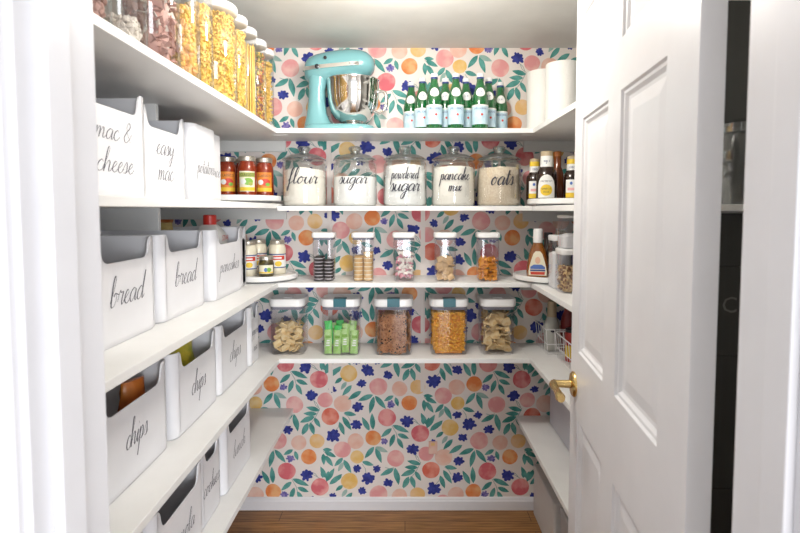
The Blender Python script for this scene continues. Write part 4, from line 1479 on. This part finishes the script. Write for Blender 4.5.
def lidded(x, y, z, w, h, label, lidh=.024):
    root = thing('clear_container', label, 'clear container', (x, y, z))
    MB().rprism([(.006, 0), (.002, .004), (0, .012), (0, h)], w, w, .02, c1=False).build('body', 'clear_plastic', root, smooth=50)
    MB().rprism([(0, h), (-.002, h + .003), (-.002, h + lidh - .003), (.003, h + lidh)], w, w, .02).build('lid', 'white_lid', root)
    return z + h + lidh


lidded(.676, 2.178, Z3, .084, .207, 'clear container of white powder with white lid, beside the dressing turntable')
o = MB().rprism([(.006, .004), (.003, .012), (.003, .15), (.02, .158)], .084, .084, .02).build('white_powder', 'powdered')
o.location = (.676, 2.178, Z3)
tag(o, 'white powder inside the clear container by the dressing turntable', 'powder', kind='stuff')
zz = lidded(.686, 2.062, Z3, .104, .158, 'lower clear container of granola with white lid, near the door')
b = pieces('oat', 520, in_box(.084, .084, .010, .105, .010), random.Random(3), 3)
b.m(3).rprism([(.01, .005), (.01, .095)], .084, .084, .01)
o = b.build('granola', ['granola', 'cracker', 'granola_dark', 'granola'], smooth=40)
o.location = (.686, 2.062, Z3)
tag(o, 'brown granola in the lower clear container', 'granola', kind='stuff')
lidded(.686, 2.062, zz, .096, .125, 'upper clear container stacked on the granola, half full of white powder', .012)
o = MB().rprism([(.006, .004), (.003, .012), (.003, .05), (.03, .062)], .096, .096, .02).build('white_powder', 'powdered')
o.location = (.686, 2.062, zz)
tag(o, 'white powder in the upper stacked container', 'powder', kind='stuff')


# ================================================================== WIRE BASKETS
def basket(x0, x1, y0, y1, z, h, label, fl=.012):
    root = thing('wire_basket', label, 'wire basket', ((x0 + x1) / 2, (y0 + y1) / 2, z))
    W, D = (x1 - x0) / 2, (y1 - y0) / 2
    rim = MB()
    rim.tube([(-W - fl, -D - fl, h), (W + fl, -D - fl, h), (W + fl, D + fl, h), (-W - fl, D + fl, h)], .0030, 6, True)
    rim.tube([(-W - fl * .4, -D - fl * .4, h * .42), (W + fl * .4, -D - fl * .4, h * .42), (W + fl * .4, D + fl * .4, h * .42), (-W - fl * .4, D + fl * .4, h * .42)], .0020, 6, True)
    rim.build('rim', 'wire_white', root)
    b = MB()
    nx, ny = max(3, int(2 * W / .035)), max(3, int(2 * D / .035))
    for i in range(nx + 1):
        a = -1 + 2 * i / nx
        b.tube([(a * (W + fl), -D - fl, h), (a * W, -D, .0025), (a * W, D, .0025), (a * (W + fl), D + fl, h)], .0016, 5)
    for i in range(ny + 1):
        a = -1 + 2 * i / ny
        b.tube([(-W - fl, a * (D + fl), h), (-W, a * D, .0025), (W, a * D, .0025), (W + fl, a * (D + fl), h)], .0016, 5)
    b.build('wires', 'wire_white', root)
    return root


basket(.690, .99, 2.385, 2.555, Z4, .125, 'white wire basket against the back wall on the right shelf')
basket(.722, 1.02, 2.00, 2.325, Z4, .125, 'white wire basket nearer the door on the right shelf')
s = sauce_bottle('bottle', 'grey-white bottle with beige cap and leaf mark in the back basket', (.730, 2.46, Z4 + .005), .036, .245, 'bottle_grey', 'cap_tan', ['cap_tan'], 0)
b = MB()
for a, z0, sgn in ((-.25, .10, 1), (.1, .105, -1)):
    b.arc_disc(.0364, a, z0, .010, .006, 10)
b.build('leaf_mark', 'ink', s, smooth=0).rotation_euler.z = .1
sauce_bottle('bottle', 'dark red bottle standing in the back wire basket', (.808, 2.44, Z4 + .005), .038, .29, 'can_dark_red', 'can_dark_red', None, 0)
for i, (x, y, r, h, m, lab) in enumerate(((.775, 2.275, .036, .135, 'can_red', 'red can with yellow label patch, in the nearer wire basket'), (.775, 2.185, .036, .125, 'can_dark_red', 'dark red can with white label patch, in the nearer wire basket'),
                                          (.855, 2.28, .036, .17, 'can_dark_red', 'taller dark red can at the back of the nearer wire basket'))):
    c = thing('can', lab, 'can', (x, y, Z4 + .005))
    MB().lathe([(r - .002, 0), (r, .003), (r, h - .003), (r - .002, h)], seg=24).build('body', m, c)
    MB().lathe([(r - .001, h), (r - .001, h + .012), (r - .005, h + .014)], seg=24).build('lid', 'black_plastic' if i < 2 else 'tin_lid', c)
    b = MB()
    b.arc_patch(r + .0005, -1.6, -.3, .02, .075)
    b.build('label', 'label_yellow' if i == 0 else 'label_white', c, smooth=0)

# ================================================================== LOWER RIGHT BINS, FLOOR BOXES
root = thing('storage_bin', 'plain lavender-grey bin on the lowest right shelf', 'storage bin', (.738, 2.10, Z5R))
o = bin_mesh(.42, .32, .25, False)
o.v = [(-x, y, z) for x, y, z in o.v]
o.f = [tuple(reversed(q)) for q in o.f]
o.build('body', 'grey_bin', root)


def floor_box(x, y0, y1, h, m, label):
    root = thing('storage_box', label, 'storage box', (x + .17, (y0 + y1) / 2, 0))
    D = y1 - y0
    MB().rprism([(.004, 0), (0, .004), (0, h - .03)], .34, D, .012).build('body', m, root, smooth=0, bevel=.001)
    MB().rprism([(-.004, h - .03), (-.004, h - .004), (.0, h)], .34, D, .014).build('lid', m, root, smooth=0, bevel=.001)


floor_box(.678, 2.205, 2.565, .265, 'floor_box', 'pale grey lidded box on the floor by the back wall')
floor_box(.700, 1.80, 2.185, .265, 'floor_box_dark', 'darker grey lidded box on the floor nearer the door')

# ================================================================== BEHIND THE DOOR: plain dark cartons added for the deep shade in the gap
for zb, hh, lab, letter in ((Z2, .73, 'tall dark carton added for the shade in the gap behind the door, behind the shaded glass canister', ''),
                            (1.392, .195, 'dark carton added for the shade behind the door, topmost of the floor stack', ''),
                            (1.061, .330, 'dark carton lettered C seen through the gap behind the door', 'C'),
                            (.551, .509, 'dark carton added for the shade in the door gap, just below the lettered C carton', ''),
                            (0, .55, 'lowest dark carton of the floor stack, added for the shade behind the door', '')):
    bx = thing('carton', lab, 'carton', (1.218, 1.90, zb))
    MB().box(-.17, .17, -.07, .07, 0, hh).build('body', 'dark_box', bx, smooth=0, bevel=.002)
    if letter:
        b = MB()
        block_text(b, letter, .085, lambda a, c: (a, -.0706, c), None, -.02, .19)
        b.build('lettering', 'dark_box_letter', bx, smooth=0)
tj = thing('glass_canister', 'tall shaded glass canister seen through the gap behind the door', 'canister', (1.155, 1.735, Z2))
MB().lathe([(.06, 0), (.065, .006), (.065, .23), (.058, .245)], seg=30, c1=False).build('body', 'jar_glass', tj, smooth=50)
MB().lathe([(.068, .245), (.068, .275), (.05, .285), (.02, .292)], seg=30).build('lid', 'lid_glass', tj)

# ================================================================== THE PANTRY LAMP
lamp = thing('ceiling_light', 'round frosted ceiling light above the pantry floor', 'ceiling light', (0, 1.60, ZC))
MB().lathe([(.15, 0), (.15, -.02), (.14, -.025)], seg=36).build('base', 'white_lid', lamp)
MB().lathe([(.012, -.02), (.012, -.035), (.02, -.04), (.02, -.05)], seg=16).build('bulb_holder', 'white_lid', lamp)
ld = bpy.data.lights.new('bulb', 'POINT')
ld.shadow_soft_size = .07
ld.energy = 22
ld.color = (1.0, .95, .87)
lo = bpy.data.objects.new('bulb', ld)
COL.objects.link(lo)
lo.parent = lamp
lo.location = (0, 0, -.12)

# covered wall plate
wp = MB().rprism([(0, 0), (0, .004), (.003, .006)], .046, .068, .004)
wp.v = [(x, -z, y) for x, y, z in wp.v]
wp.m(1).box(-.012, .010, -.0068, -.006, .012, .028)
o = wp.build('wall_plate', ['peach_blush', 'peach_gold'], smooth=0)
o.location = (.149, YB - .0016, .337)
tag(o, 'small wall plate covered in matching paper, low on the back wall', 'wall plate')
